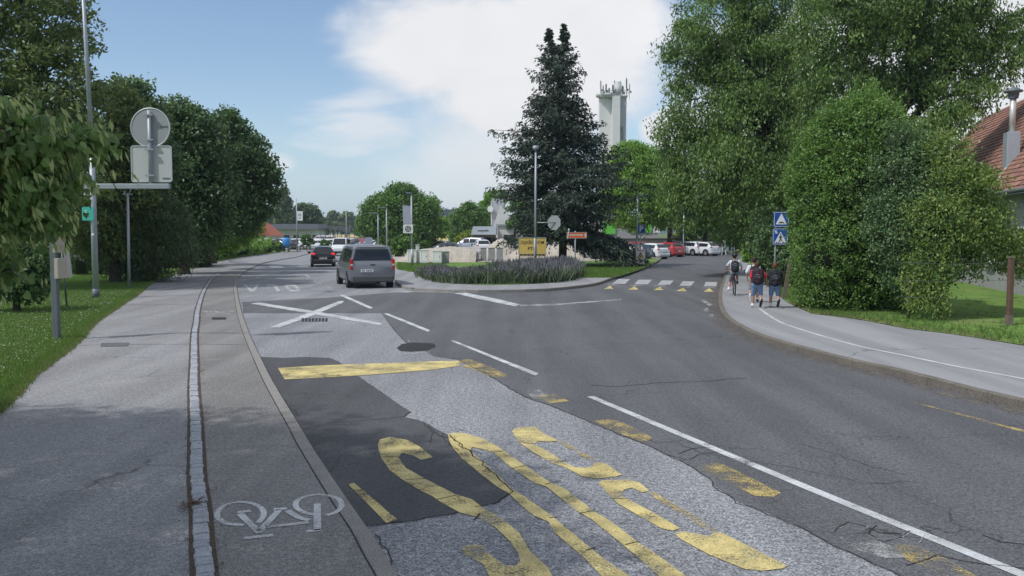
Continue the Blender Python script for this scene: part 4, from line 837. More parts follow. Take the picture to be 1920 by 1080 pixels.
# --- lavender bed
lv = thing('lavender_bed', 'wide bed of grey purple lavender on the island below the spruce', 'lavender', G(950, 520, .14)); lv['kind'] = 'stuff'
front = smooth_path(pxs([(797, 514), (830, 525), (862, 530.5), (907, 532), (970, 531.5), (1032, 528), (1066, 520), (1075, 512)], .14), .4)
gl = np.random.default_rng(5); V = []; T = []; VF = []; TF = []
for i in range(2300):
    f = front[gl.integers(0, len(front))]; k = gl.random() if i > 500 else gl.random() * .04; x = f.x * (1 - .04 * k) + gl.normal(0, .25) ; y = f.y + .1 + k * (2 + 13 * math.exp(-((f.x - 1) / 2.8) ** 2)); 
    px = 960 + x / y * FPX
    if px < 795 + 12 * k or px > 1078: continue
    hgt = gl.uniform(.5, .9) * (.5 + .5 * min(1, max(0, (px - 800) / 130))); n = 34; tone = gl.normal(.45, .22)
    a = gl.random(n) * 6.28; lean = gl.uniform(.0, .75, n); d = np.stack([np.cos(a) * lean, np.sin(a) * lean, np.ones(n)], 1); d = nrm(d); b0 = np.stack([x + gl.normal(0, .2, n), y + gl.normal(0, .2, n), np.full(n, .14)], 1)
    Ls = hgt * gl.uniform(.6, 1.1, n)[:, None]; s = nrm(np.cross(d, gl.normal(0, 1, (n, 3)))) * .02
    V.append(np.stack([b0 - s, b0 + s, b0 + d * Ls * .86 + s * .8, b0 + d * Ls * .86 - s * .8], 1)); T.append(np.clip(tone + gl.normal(0, .2, n), 0, 1))
    if math.sin(x * .9) + math.sin(y * .8 + x * .5) + gl.normal(0, .5) > -.4:
        e = b0 + d * Ls * .78; VF.append(np.stack([e - s * .9, e + d * Ls * .1 + s * 1.3, e + d * Ls * .28, e + d * Ls * .1 - s * 1.3], 1)[::2]); TF.append(np.clip(tone + gl.normal(0, .2, n), 0, 1)[::2])
o3 = np.array(lv.location)
quadmesh('stems', np.concatenate(V).reshape(-1, 3) - o3, LM['lavender'], np.concatenate(T), lv)
quadmesh('flowers', np.concatenate(VF).reshape(-1, 3) - o3, LM['laveflower'], np.concatenate(TF), lv)
tag(lv); [c.__setitem__('kind', 'stuff') for c in lv.children]

# --- grass blades
def blades(name, label, pts, hgt, w, m, seed, n_each=3, kind='stuff'):
    g = np.random.default_rng(seed); p = np.repeat(np.array(pts, float), n_each, 0); n = len(p); p[:, :2] += g.normal(0, .035, (n, 2))
    d = nrm(np.stack([g.normal(0, .38, n), g.normal(0, .38, n), np.ones(n)], 1)); L = hgt * g.uniform(.5, 1.3, (n, 1)); s = nrm(np.stack([g.normal(0, 1, n), g.normal(0, 1, n), np.zeros(n)], 1)) * w * g.uniform(.6, 1.3, (n, 1))
    v = np.stack([p - s, p + s, p + d * L], 1).reshape(-1, 3)
    o = quadmesh(name, v, m, np.clip(g.normal(.5, .25, n), 0, 1), nv=3); o['kind'] = kind
    if label: tag(o, label, 'grass')
    return o
def lerp_edge(y):
    for a, b in zip(Lp, Lp[1:]):
        if a.y <= y <= b.y: return a.x + (b.x - a.x) * (y - a.y) / (b.y - a.y + 1e-9)
    return Lp[-1].x
gp = []; gd = []; gc = []
while len(gp) < 46000:
    y = 9 + 40 * RNG.random() ** 1.35; x = lerp_edge(y) - 12 * RNG.random() ** 1.2 * (.5 + y / 24)
    if abs(x / y) > .62: continue
    gp.append((x + .03, y, .06))
for i in range(2600):
    y = 10 + 36 * RNG.random() ** 1.3; gd.append((lerp_edge(y) - abs(RNG.normal(0, .10)) + .03, y, .06))
for i in range(6500):
    y = 10 + 26 * RNG.random(); x = lerp_edge(y) - .35 - abs(RNG.normal(0, 2.6)); gd.append((x, y, .06)) if RNG.random() < .12 else gc.append((x, y, .10 + RNG.random() * .04))
blades('grass', 'mown green lawn left of the footpath dotted with white clover', gp, .085, .008, LM['grass'], 1)
blades('grass', 'dry straw coloured grass edging the left footpath', gd, .06, .008, LM['dry'], 2, 4)
cl = scatter_quads('clover_flowers', gc, .019, LM['clover'], .03); tag(cl, 'white clover heads scattered in the left lawn', 'flowers', kind='stuff')
gp = []
for i in range(9000):
    k = int(RNG.integers(8, len(R3) - 6)); p = R3[k].lerp(R3[k + 1], RNG.random()); q = abs(RNG.normal(0, 1.0)) if RNG.random() < .75 else abs(RNG.normal(0, 5))
    if p.y < 9 or p.y > 42: continue
    gp.append((p.x + q * .9, p.y + q * .42, .14))
blades('grass', 'grass verge and garden lawn behind the right pavement', gp, .11, .009, LM['grass'], 3, 5)
gd = [(p.x + abs(RNG.normal(0, .14)), p.y + RNG.normal(0, .2), .14) for p in R3 for _ in range(16) if 9 < p.y < 30]
blades('grass', 'dry weeds along the inner edge of the right pavement', gd, .09, .007, LM['dry'], 4, 4)
gp = [tuple(G(RNG.uniform(1075, 1215), RNG.uniform(497, 520), .14)) for _ in range(5000)] + [tuple(G(RNG.uniform(745, 835), RNG.uniform(492, 518), .14)) for _ in range(3500)]
gp = [p for p in gp if not (p[1] < G(1149, 520, .14).y)]
def inpoly(x, y, poly):
    c = False; n = len(poly)
    for i in range(n):
        a, b = poly[i], poly[i - 1]
        if (a.y > y) != (b.y > y) and x < (b.x - a.x) * (y - a.y) / (b.y - a.y) + a.x: c = not c
    return c
gp = [p for p in gp if inpoly(p[0], p[1], LAWN2)]
blades('grass', 'short lawn on the island under the spruce', gp, .09, .014, LM['grass'], 5, 4)
# ------------------------------------------------------------------ street furniture
def post(mb, p0, h, r, n=12, cap=True):
    mb.cyl((p0[0], p0[1], p0[2] - .05), (p0[0], p0[1], p0[2] + h), r, r * .98, n)
    return mb
def zat(py, Y): return CAMZ + (436 - py) / FPX * Y
def xat(px, Y): return (px - 960) / FPX * Y
def disc(mb, c, r, th, rim=0.0, n=28, facing=(0, -1, 0)):
    f = Vector(facing).normalized(); mb.cyl(Vector(c) - f * th / 2, Vector(c) + f * th / 2, r, r, n, True, False); return mb
def rrect(w, h, r, k=4):
    pts = []
    for cx, cz, a0 in ((w / 2 - r, h / 2 - r, 0), (-w / 2 + r, h / 2 - r, 90), (-w / 2 + r, -h / 2 + r, 180), (w / 2 - r, -h / 2 + r, 270)):
        for i in range(k + 1): a = R(a0 + 90 * i / k); pts.append((cx + r * math.cos(a), cz + r * math.sin(a)))
    return pts
def plate(name, m, parent, c, w, h, r=.04, th=.02, rz=0.0, poly=None):
    mb = MB(); mt = Matrix.Translation(Vector(c)) @ Matrix.Rotation(rz, 4, 'Z') @ Matrix.Translation((0, -th / 2, 0))
    mb.prism((poly or rrect(w, h, r))[::-1], mt, th); return mb.build(name, m, parent)
def frame_ring(name, m, parent, c, w, h, r, th, wd, rz=0.0):
    mb = MB(); o = rrect(w, h, r); i_ = rrect(w - 2 * wd, h - 2 * wd, max(.005, r - wd)); mt = Matrix.Translation(Vector(c)) @ Matrix.Rotation(rz, 4, 'Z'); n = len(o)
    vs = []
    for y in (-th / 2, th / 2):
        for q in (o, i_): vs += [mt @ Vector((x, y, z)) for x, z in q]
    fs = []
    for i in range(n):
        j = (i + 1) % n; fs += [(i, j, n + j, n + i), (2 * n + i, 3 * n + i, 3 * n + j, 2 * n + j), (i, 2 * n + i, 2 * n + j, j), (n + i, n + j, 3 * n + j, 3 * n + i)]
    return mb.add(vs, fs).build(name, m, parent)

# cantilever sign post seen from behind, its foot in the left lawn
Y0 = 20.0; o0 = base(102, Y0, .06)
t = thing('sign_post', 'grey cantilever sign post whose arm carries a round and a rectangular sign seen from behind', 'sign post', o0)
lx = lambda px: xat(px, Y0) - o0.x
lz = lambda py: zat(py, Y0) - .06
mb = MB(); mb.box((0, 0, lz(350) / 2 - .03), (.14, .14, lz(350) + .06)); bevel(mb.build('post', M['steel_dark'], t), .012)
mb = MB(); mb.box(((lx(316) + .0) / 2 - .03, 0, lz(350)), (lx(316) + .2, .10, .115)); bevel(mb.build('arm', M['steel'], t), .01)
mb = MB(); mb.cyl((lx(286), .01, lz(350) - .0), (lx(286), .01, lz(210)), .042, .042, 12)
for z in (lz(218), lz(264), lz(282), lz(330)): mb.box((lx(286), -.03, z), (.2, .05, .035))
mb.build('sign_stem', M['steel'], t)
mb = MB(); disc(mb, (lx(286), .075, lz(241)), .43, .02, n=40); mb.build('round_sign', M['signback'], t)
mb = MB(); mb.lathe([(.425, -.016), (.448, -.016), (.448, .016), (.425, .016), (.425, -.016)], (lx(286), .072, lz(241)), 'Y', 40); mb.build('sign_rim', M['signrim'], t)
mb = MB(); mb.box((lx(312), .060, lz(239)), (.17, .004, .035)); mb.build('sticker', M['steel_dark'], t)
plate('rectangular_sign', M['signback2'], t, (lx(286.5), .075, lz(308)), .90, .80, .05)
frame_ring('sign_frame', M['signrim'], t, (lx(286.5), .07, lz(308)), .925, .825, .06, .035, .022)
mb = MB(); mb.box((lx(314), .060, lz(335)), (.17, .004, .03)); mb.build('sticker', M['steel_dark'], t)
mb = MB(); mb.box((.11, 0, lz(448)), (.055, .45, .62)); bevel(mb.build('side_panel', mat('beige panel edge', (.40, .36, .29), .7), t), .01)
mb = MB(); mb.box((.135, 0, lz(503)), (.09, .4, .46)); bevel(mb.build('side_panel', mat('beige box', (.42, .38, .31), .7), t), .01)

# leaning notice board
t = thing('notice_board', 'thin leaning pole with a narrow pale board before the tall lamp pole', 'sign', base(123, 28.6, .06))
mb = MB(); mb.cyl((0, 0, -.05), (-.13, 0, 2.05), .03, .028, 10); mb.build('pole', M['steel_dark'], t)
mb = MB(); mb.box((.06, .02, 1.45), (.19, .03, .95), rot=Matrix.Rotation(R(-6), 3, 'Y')); mb.build('board', M['signback'], t)
t = thing('litter_bin', 'dark cylindrical litter bin in the shade under the trees on the left', 'bin', base(150, 50, .05))
mb = MB(); mb.lathe([(0, .12), (.27, .12), (.33, .95), (.35, .97), (.35, 1.02), (.28, 1.03), (.28, .9), (0, .88)], n=18); mb.build('body', M['black'], t)
mb = MB(); mb.cyl((0, .3, 0), (0, .3, 1.0), .03); mb.build('post', M['steel_dark'], t)
mb = MB(); mb.cyl((0, 0, 1.1), (0, 0, 1.13), .36, .34, 18); mb.build('lid', M['steel_dark'], t)

def lamp_head(t, x, y, z, dirx=1.0, diry=0.0, L=.7, m='steel_dark'):
    mb = MB(); mb.box((x + dirx * L * .5, y + diry * L * .5, z + .02), (L, .26, .10), rz=math.atan2(diry, dirx)); o = bevel(mb.build('lamp_head', M[m], t), .03)
    mb = MB(); mb.box((x + dirx * L * .6, y + diry * L * .6, z - .036), (L * .55, .2, .016), rz=math.atan2(diry, dirx)); mb.build('lens', M['head_lamp'], o)
# tall pole with the little green plate
Yp = 32.7; t = thing('lamp_post', 'very tall steel pole rising out of the picture with a small green plate on it', 'lamp post', base(178, Yp, .06))
mb = MB(); mb.tube([(0, 0, -.05), (0, 0, 5.8), (0, 0, 5.8), (-.17, 0, 12.2)], [.115, .10, .085, .06], 14); mb.build('pole', M['steel'], t)
mb = MB(); mb.cyl((0, 0, -.02), (0, 0, .35), .135, .13, 14); mb.build('base_sleeve', M['steel_dark'], t)
lamp_head(t, -.17, 0, 12.2, .2, -1, .8)
g = plate('green_plate', M['green_sign'], t, (-.14, -.15, zat(401, Yp) - .06), .42, .50, .04)
mb = MB()
for (a, b) in (((-.06, .05), (-.01, -.02)), ((-.01, -.02), (.05, -.08)), ((-.02, -.02), (-.07, -.09)), ((-.05, .03), (.03, .02))): mb.cyl((a[0], -.013, a[1]), (b[0], -.013, b[1]), .014, .014, 6)
mb.sph((-.07, -.013, .1), (.025, .006, .025), 8, 6); mb.build('symbol', M['white_p'], g, (-.14, -.15, zat(401, Yp) - .06))
mb = MB(); mb.sph((.0, -.105, zat(440, Yp) - .06), (.05, .01, .05), 10, 6); mb.build('sticker', M['white_p'], t)
# thin bracket post
Yb = 38.5; t = thing('bracket_post', 'thin grey post with a small bracket on top standing at the footpath edge', 'post', base(241, Yb, .06))
mb = MB(); mb.cyl((0, 0, -.05), (.04, 0, zat(366, Yb)), .065, .055, 12); mb.build('pole', M['steel'], t)
mb = MB(); mb.box((.04, 0, zat(366, Yb) - .03), (.42, .07, .05)); mb.box((-.1, 0, zat(366, Yb) + .05), (.05, .05, .14)); mb.cyl((.1, 0, zat(366, Yb)), (.24, 0, zat(352, Yb)), .03); mb.build('bracket', M['steel'], t)
# bent pipe post and the square sign
Yq = 70; t = thing('bent_post', 'thin pale pipe bent to the right at the top, left of the square sign', 'post', base(345, 66, .05))
mb = MB(); mb.tube([(0, 0, -.05), (0, 0, 2.75), (.12, 0, 2.95), (.85, 0, 3.35)], .05, 8); mb.build('pipe', M['signrim'], t)
t = thing('road_sign', 'square grey sign back on a slim post by the hedge on the left', 'sign', base(377, Yq, .05))
mb = MB(); mb.cyl((0, .04, -.05), (0, .04, 4.0), .07, .06, 10); mb.build('post', M['steel_dark'], t)
plate('panel', M['signback'], t, (-.12, 0, zat(414, Yq) - .05), .95, .95, .1, .03); frame_ring('frame', M['signrim'], t, (-.12, 0, zat(414, Yq) - .05), 1.0, 1.0, .12, .05, .05)
t = thing('marker_posts', 'row of short white stakes beside the bent pipe', 'stakes', base(355, 67, .05))
mb = MB()
for i in range(5): mb.cyl((i * .22 - .3, 0, 0), (i * .22 - .3, 0, .55 + .1 * (i % 2)), .025, .02, 6)
mb.cyl((-.9, 0, .35), (-.35, 0, .1), .02); mb.build('stakes', M['white_p'], t)
# railings with a handrail
t = thing('railing', 'black picket railing with a sloping handrail before a pale garden wall', 'railing', base(60, 58, .05))
mb = MB()
for i in range(17): mb.cyl((-1.9 + i * .2, 0, 0), (-1.9 + i * .2, 0, 1.25), .018, .018, 5)
mb.box((-.3, 0, 1.2), (3.4, .04, .04)); mb.box((-.3, 0, .15), (3.4, .04, .04)); mb.build('pickets', M['black'], t)
mb = MB(); mb.tube([(-.2, -.3, .35), (1.5, -.3, 1.35)], .04, 6); mb.tube([(-.2, -.3, .05), (1.5, -.3, 1.0)], .04, 6); mb.build('handrail', M['black'], t)
t = thing('garden_wall', 'low pale wall in sunlight behind the black railings', 'wall', base(40, 72, .05))
mb = MB(); mb.box((0, 0, .6), (9, .3, 1.2)); mb.box((0, 0, 1.23), (9.1, .4, .06)); mb.build('wall', M['offwhite'], t)
# slender things behind the left hedge
t = thing('fence', 'pale post fence behind the low hedge', 'fence', (hb[0][0][0] - 2.6, hb[0][0][1] + 3.0, .05))
fpts = [Vector((c[0] - 2.6 - t.location.x, c[1] + 3.0 - t.location.y, 0)) for c, r in hb]; mb = MB()
for a, b in zip(fpts, fpts[1:]):
    for k in (0, .33, .66): q = a.lerp(b, k); mb.cyl(q, q + Vector((0, 0, 2.1)), .05, .05, 5)
mb.build('posts', M['signback2'], t)
mb = MB(); mb.tube([q + Vector((0, 0, 2.0)) for q in fpts], .03, 4); mb.tube([q + Vector((0, 0, 1.0)) for q in fpts], .03, 4); mb.build('rails', M['signback2'], t)

# ---- island furniture
Yl = 57.5; t = thing('lamp_post', 'grey street lamp in front of the spruce with an octagonal sign on a side arm', 'lamp post', base(1003.5, Yl, .14))
mb = MB(); mb.cyl((0, 0, -.05), (0, 0, 2.0), .10, .095, 12); mb.cyl((0, 0, 2.0), (.03, 0, zat(282, Yl) - .14), .095, .06, 12); mb.build('pole', M['steel'], t)
mb = MB(); mb.cyl((.03, 0, zat(283, Yl) - .14), (.03, 0, zat(276, Yl) - .14), .17, .23, 14); mb.sph((.03, 0, zat(276, Yl) - .14), (.24, .24, .05), 14, 5); mb.build('lamp_head', M['steel'], t)
z0 = zat(417.5, Yl) - .14; mb = MB(); mb.cyl((0, 0, z0), (xat(1043, Yl) - xat(1003.5, Yl), -.02, z0), .035); mb.build('arm', M['steel'], t)
oc = [(.47 * math.cos(R(22.5 + 45 * i)), .47 * math.sin(R(22.5 + 45 * i))) for i in range(8)]
sg = plate('octagonal_sign', M['signback'], t, (xat(1039, Yl) - xat(1003.5, Yl), .04, z0), 0, 0, 0, .02, R(-32), oc)
oc2 = [(.5 * math.cos(R(22.5 + 45 * i)), .5 * math.sin(R(22.5 + 45 * i))) for i in range(8)]
mb = MB(); n = 8; mt = Matrix.Translation((xat(1039, Yl) - xat(1003.5, Yl), .04, z0)) @ Matrix.Rotation(R(-32), 4, 'Z')
vs = [mt @ Vector((x, y, z)) for y in (-.02, .02) for q in (oc2, oc) for x, z in [(a, b) for a, b in q]]
mb.add(vs, [f for i in range(8) for f in ((i, (i + 1) % 8, 8 + (i + 1) % 8, 8 + i), (16 + i, 24 + i, 24 + (i + 1) % 8, 16 + (i + 1) % 8), (i, 16 + i, 16 + (i + 1) % 8, (i + 1) % 8))]); mb.build('sign_rim', M['signrim'], sg)
Yo = 49.3; t = thing('direction_sign', 'orange direction board on a thin post at the right tip of the lavender bed', 'sign', base(1078.5, Yo, .14))
mb = MB(); mb.cyl((0, .05, -.05), (0, .05, 2.45), .035, .035, 10); mb.build('post', M['steel'], t)
zz = zat(441, Yo) - .14; b = plate('board', M['orange'], t, (.08, 0, zz), 1.12, .34, .03)
frame_ring('board_border', M['signrim'], b, (.08, -.005, zz), 1.12, .34, .03, .03, .018)
mb = MB()
for i, w in enumerate((.09, .06, .1, .05, .08, .07, .09)): mb.box((-.27 + i * .105, -.014, zz + .01), (w, .004, .07))
mb.box((.56, -.014, zz), (.06, .004, .2)); mb.build('board_lettering', M['offwhite'], b)
mb = MB(); mb.box((-.40, -.02, zz + .02), (.06, .03, .42), rot=Matrix.Rotation(R(8), 3, 'Y')); mb.sph((-.36, -.02, zz + .3), (.05, .03, .07), 8, 6); mb.build('sticker', M['offwhite'], t)
Yd = 58.5; t = thing('notice_board', 'yellow board with dark lettering above the lavender in front of the gravel', 'sign', base(998, Yd, .15))
zt = zat(445.5, Yd) - .15; zb = zat(475.5, Yd) - .15
bd = plate('board', M['yellow_sign'], t, (0, 0, (zt + zb) / 2), 1.80, zt - zb, .02, .04)
frame_ring('frame', M['steel'], t, (0, -.01, (zt + zb) / 2), 1.86, zt - zb + .06, .03, .07, .035)
for s in (-1, 1): mb = MB(); mb.cyl((s * .86, .05, -.1), (s * .86, .05, zt), .035); mb.build('leg', M['steel_dark'], t)
text('lettering', 'DIJAŠKI DOM', .31, M['ink'], bd, (0, -.025, zt - .33), (R(90), 0, 0), sx=.80, bold=.004)
text('lettering', 'PTUJ', .31, M['ink'], bd, (0, -.025, zt - .74), (R(90), 0, 0), sx=.9, bold=.004)
lo2 = plate('lower_strip', mat('tan strip', (.42, .30, .12), .6), t, (0, 0, zb - .10), 1.80, .17, .01, .03)
mb = MB()
for i in range(7): mb.box((-.75 + i * .25, -.018, zb - .10), (.10, .004, .07))
mb.build('strip_marks', M['ink'], lo2)
Yf = 62.0; t = thing('lamp_post', 'slim street lamp on the island with a hanging banner and a small square sign', 'lamp post', base(773, Yf, .14))
mb = MB(); mb.cyl((0, 0, -.05), (-.03, 0, zat(363, Yf) - .14), .085, .055, 12); mb.cyl((0, 0, 0), (0, 0, 1.2), .10, .10, 12); mb.build('pole', M['steel'], t)
lamp_head(t, -.03, 0, zat(363, Yf) - .14, -1, 0, .42)
mb = MB(); pl = [(-.66, zat(386, Yf) - .14), (-.07, zat(387, Yf) - .14), (-.07, zat(420, Yf) - .14), (-.62, zat(420, Yf) - .14)]
mb.prism(pl[::-1], Matrix.Identity(4), .012); mb.build('banner', mat('grey banner cloth', (.36, .38, .46), .8), t)
mb = MB(); mb.cyl((-.68, 0, zat(386, Yf) - .12), (0, 0, zat(386, Yf) - .12), .015); mb.build('banner_rod', M['steel'], t)
zs = zat(429, Yf) - .14; sq = plate('square_sign', M['white_p'], t, (-.27, -.11, zs), .68, .62, .05)
mb = MB(); mb.lathe([(.17, -.004), (.215, -.004), (.215, .004), (.17, .004)], (-.27, -.128, zs), 'Y', 24)
for dx in (-.10, 0, .10): mb.cyl((-.27 + dx - .08, -.13, zs - .14), (-.27 + dx + .08, -.13, zs + .14), .012, .012, 6)
mb.build('symbol', M['ink'], sq); text('symbol', 'P', .26, M['ink_grey'], sq, (-.27, -.126, zs), (R(90), 0, 0))
# P sign, lamp, construction sign by the side road
Yr = 63; t = thing('lamp_post', 'slim street lamp at the corner of the island by the side road', 'lamp post', base(1193.5, Yr, .14))
mb = MB(); mb.cyl((0, 0, -.05), (.04, 0, zat(366, Yr) - .14), .075, .05, 12); mb.cyl((0, 0, 0), (0, 0, 1.9), .085, .08, 12); mb.build('pole', M['steel'], t); lamp_head(t, .04, 0, zat(366, Yr) - .14, 1, 0, .45)
Yk = 66; t = thing('parking_sign', 'blue square parking sign with a white P', 'sign', base(1200.5, Yk, .14))
mb = MB(); mb.cyl((0, .04, -.05), (0, .04, zat(421, Yk) - .14), .035); mb.build('post', M['steel'], t)
pk = plate('panel', M['blue'], t, (.05, 0, zat(429.5, Yk) - .14), .64, .64, .05); frame_ring('panel_border', M['white_p'], pk, (.05, -.004, zat(429.5, Yk) - .14), .60, .60, .04, .022, .018)
text('lettering', 'P', .58, M['white_p'], pk, (.05, -.013, zat(429.5, Yk) - .14), (R(90), 0, 0), bold=.02)
t = thing('warning_board', 'white construction board with a yellow triangle at the side road corner', 'sign', base(1201, 61.5, .14))
wb = plate('board', M['white_p'], t, (0, 0, .66), .64, 1.02, .02, .03)
for s in (-1, 1): mb = MB(); mb.box((s * .36, .03, .62), (.04, .04, 1.24)); mb.build('leg', M['steel_dark'], t)
mb = MB(); mb.prism([(-.27, -.20), (.27, -.20), (0, .25)][::-1], Matrix.Translation((0, -.022, .78)), .004); mb.build('triangle', M['yellow_sign'], wb)
mb = MB(); mb.cyl((.02, -.03, .92), (-.06, -.03, .74), .022, .022, 6); mb.cyl((-.06, -.03, .74), (.08, -.03, .62), .02, .02, 6); mb.sph((.04, -.03, .95), (.03, .008, .03), 8, 6); mb.cyl((.24, -.026, .58), (.02, -.026, .99), .014, .014, 4); mb.cyl((-.24, -.026, .58), (-.02, -.026, .99), .014, .014, 4); mb.build('symbol', M['ink'], wb)
mb = MB(); mb.box((0, -.02, 1.10), (.46, .006, .06)); mb.box((0, -.02, .42), (.4, .006, .05)); mb.box((0, -.02, .33), (.3, .006, .04)); mb.build('board_lettering', mat('dull red print', (.35, .08, .06), .6), wb)
t = thing('post', 'thin white pole standing in front of the silver parked cars', 'post', base(1281, 90, .02))
mb = MB(); mb.cyl((0, 0, 0), (0, 0, zat(396, 90)), .07, .05, 8); mb.build('pole', M['signrim'], t); mb = MB(); mb.cyl((0, 0, 0), (0, 0, 1.0), .14, .12, 10); mb.build('sleeve', M['signback2'], t)
proto = None
for px, py, lab in ((1357, 478, 'white waymarker board left of the pair across the end of the side road'), (1374, 477, 'white waymarker board right of the pair across the end of the side road')):
    if proto is None:
        proto = thing('waymarker', lab, 'marker', G(px, py), 0, 'white markers at the end of the side road'); mb = MB()
        mb.box((-.14, 0, .95), (.09, .06, 1.9), rot=Matrix.Rotation(R(5), 3, 'Y')); mb.box((.14, 0, .95), (.09, .06, 1.9), rot=Matrix.Rotation(R(-5), 3, 'Y')); mb.build('legs', M['white_p'], proto)
        mb = MB(); mb.box((0, 0, 1.9), (.26, .05, .3)); mb.build('head', M['offwhite'], proto)
    else: copy_tree(proto, G(px, py), 0, lab)
# blue warning signs at the right
Ys = 35.5; t = thing('traffic_sign', 'two stacked blue signs on a post, speed hump above and pedestrian crossing below', 'sign', base(1452.5, Ys, .14))
mb = MB(); mb.cyl((0, .05, -.05), (.05, .05, zat(398, Ys) - .14), .032); mb.build('post', M['steel'], t)
def bluesign(px, py, w, h):
    c = (xat(px, Ys) - t.location.x, 0, zat(py, Ys) - .14); p = plate('panel', M['blue'], t, c, w, h, .04); frame_ring('panel_border', M['white_p'], p, (c[0], -.004, c[2]), w - .03, h - .03, .035, .022, .014); return p, c
p, c = bluesign(1463.5, 411.5, .61, .61)
mb = MB(); mb.prism([(-.23, -.2), (.23, -.2), (0, .24)][::-1], Matrix.Translation((c[0], -.014, c[2])), .005); mb.build('symbol', M['white_p'], p)
mb = MB(); mb.prism(([(-.13, -.15)] + [(-.13 + .26 * i / 8, -.15 + .06 * math.sin(math.pi * i / 8)) for i in range(1, 8)] + [(.13, -.15)])[::-1], Matrix.Translation((c[0], -.018, c[2])), .005); mb.build('hump_mark', M['ink'], p)
p, c = bluesign(1462.5, 443.5, .63, .65)
mb = MB(); mb.prism([(-.25, -.26), (.25, -.26), (0, .2)][::-1], Matrix.Translation((c[0], -.014, c[2])), .005); mb.box((c[0] - .2, -.016, c[2] + .22), (.1, .004, .05)); mb.box((c[0] - .17, -.016, c[2] + .15), (.1, .004, .05)); mb.build('symbol', M['white_p'], p)
mb = MB()
for a, b_ in (((0, .06), (0, -.06)), ((0, -.06), (-.06, -.2)), ((0, -.06), (.07, -.2)), ((0, .03), (-.06, -.04)), ((0, .03), (.06, -.03))): mb.cyl((c[0] + a[0], -.022, c[2] + a[1]), (c[0] + b_[0], -.022, c[2] + b_[1]), .016, .014, 6)
mb.sph((c[0], -.022, c[2] + .10), (.025, .008, .025), 8, 6)
for x in (-.17, -.09, .12, .19): mb.box((c[0] + x, -.021, c[2] - .235), (.035, .004, .04))
mb.build('walking_figure', M['ink'], p)
t = thing('plank', 'weathered plank leaning beside the hedge behind the children', 'plank', base(1473, 31.5, .14))
mb = MB(); mb.box((.08, 0, .75), (.14, .035, 1.5), rot=Matrix.Rotation(R(9), 3, 'Y')); mb.build('plank', M['wood'], t)
t = thing('fence_post', 'rough old wooden fence post at the right edge of the garden', 'post', base(1896, 22.4, .14))
mb = MB(); mb.box((0, 0, .86), (.13, .13, 1.72), bev=.02); mb.build('post', M['wood_red'], t)
mb = MB(); mb.box((-.01, -.014, .1), (.14, .16, .3)); mb.build('foot', M['wood'], t); mb = MB(); mb.box((0, 0, 1.73), (.145, .14, .04)); mb.build('cap', M['wood'], t)
t = thing('fence_post', 'slim pale post hidden in the yellowing shrub', 'post', base(1706, 24.0, .14))
mb = MB(); mb.cyl((0, 0, -.05), (0, 0, 1.15), .05, .045, 8); mb.build('post', M['wood'], t)
t = thing('wire_fence', 'sagging wires strung from the old fence post toward the yellowing shrub', 'fence', base(1896, 22.4, .14))
mb = MB()
for z in (1.62, 1.15, .7): mb.tube([(-2.7, .5, z * .98), (-1.3, .25, z * .95), (0, 0, z), (1.6, -.4, z * .95), (3, -.8, z)], .004, 4)
mb.build('wires', M['steel_dark'], t)

# ---- far poles
def simple_pole(label, px, Y, ytop, r=.09, head=None):
    t = thing('lamp_post', label, 'lamp post', base(px, Y, .0)); mb = MB(); mb.cyl((0, 0, 0), (0, 0, zat(ytop, Y)), r, r * .6, 8); mb.build('pole', M['steel'], t)
    if head: lamp_head(t, 0, 0, zat(ytop, Y), head, 0, .9)
    return t
simple_pole('thin grey lamp pole before the round tree, left of the pair', 709.5, 96, 400, .09, -1); simple_pole('thin grey lamp pole before the round tree, right of the pair', 725.5, 92, 390, .09, -1)
simple_pole('slender pole against the field above the white pickup', 650, 130, 394, .08); simple_pole('slender pole right above the grey van roof', 677.5, 118, 425, .08)
t = simple_pole('tall pole with a white hanging sign beyond the black car', 557.5, 118, 372, .1); sgn = plate('hanging_sign', M['white_p'], t, (.42, 0, zat(405, 118)), .78, 1.25, .03, .05)
mb = MB(); mb.lathe([(.12, -.002), (.2, -.002), (.2, .003), (.12, .003)], (.42, -.035, zat(403, 118)), 'Y', 16); mb.box((.42, -.035, zat(409, 118)), (.36, .01, .09)); mb.build('sign_print', M['ink_grey'], sgn)

# ---- utility cabinets
M['cabinet'] = mat('white cabinet coating', (.84, .83, .84), .55, var=.05, scale=2)
def cabinet(label, px0, px1, py0, py1, Y, m='cabinet', door=True, grp='utility cabinets on the island'):
    x0, x1 = xat(px0, Y), xat(px1, Y); z1 = zat(py0, Y) - .14; t = thing('utility_cabinet', label, 'cabinet', ((x0 + x1) / 2, Y, .14), 0, grp); w = x1 - x0
    mb = MB(); mb.box((0, 0, .04), (w * .94, .34, .08)); mb.build('plinth', M['signback'], t)
    mb = MB(); mb.box((0, 0, (z1 + .08) / 2), (w, .38, z1 - .08)); bevel(mb.build('cabinet_body', M[m], t), .01)
    mb = MB(); mb.box((0, 0, z1 + .015), (w + .06, .44, .035)); mb.build('cabinet_roof', M[m], t)
    if door: o = frame_ring('cabinet_door', M['signrim'], t, (0, -.192, z1 * .52), w * .72, z1 * .72, .02, .01, .02); mb = MB(); mb.box((w * .26, -.2, z1 * .55), (.02, .02, .12)); mb.build('handle', M['black'], o)
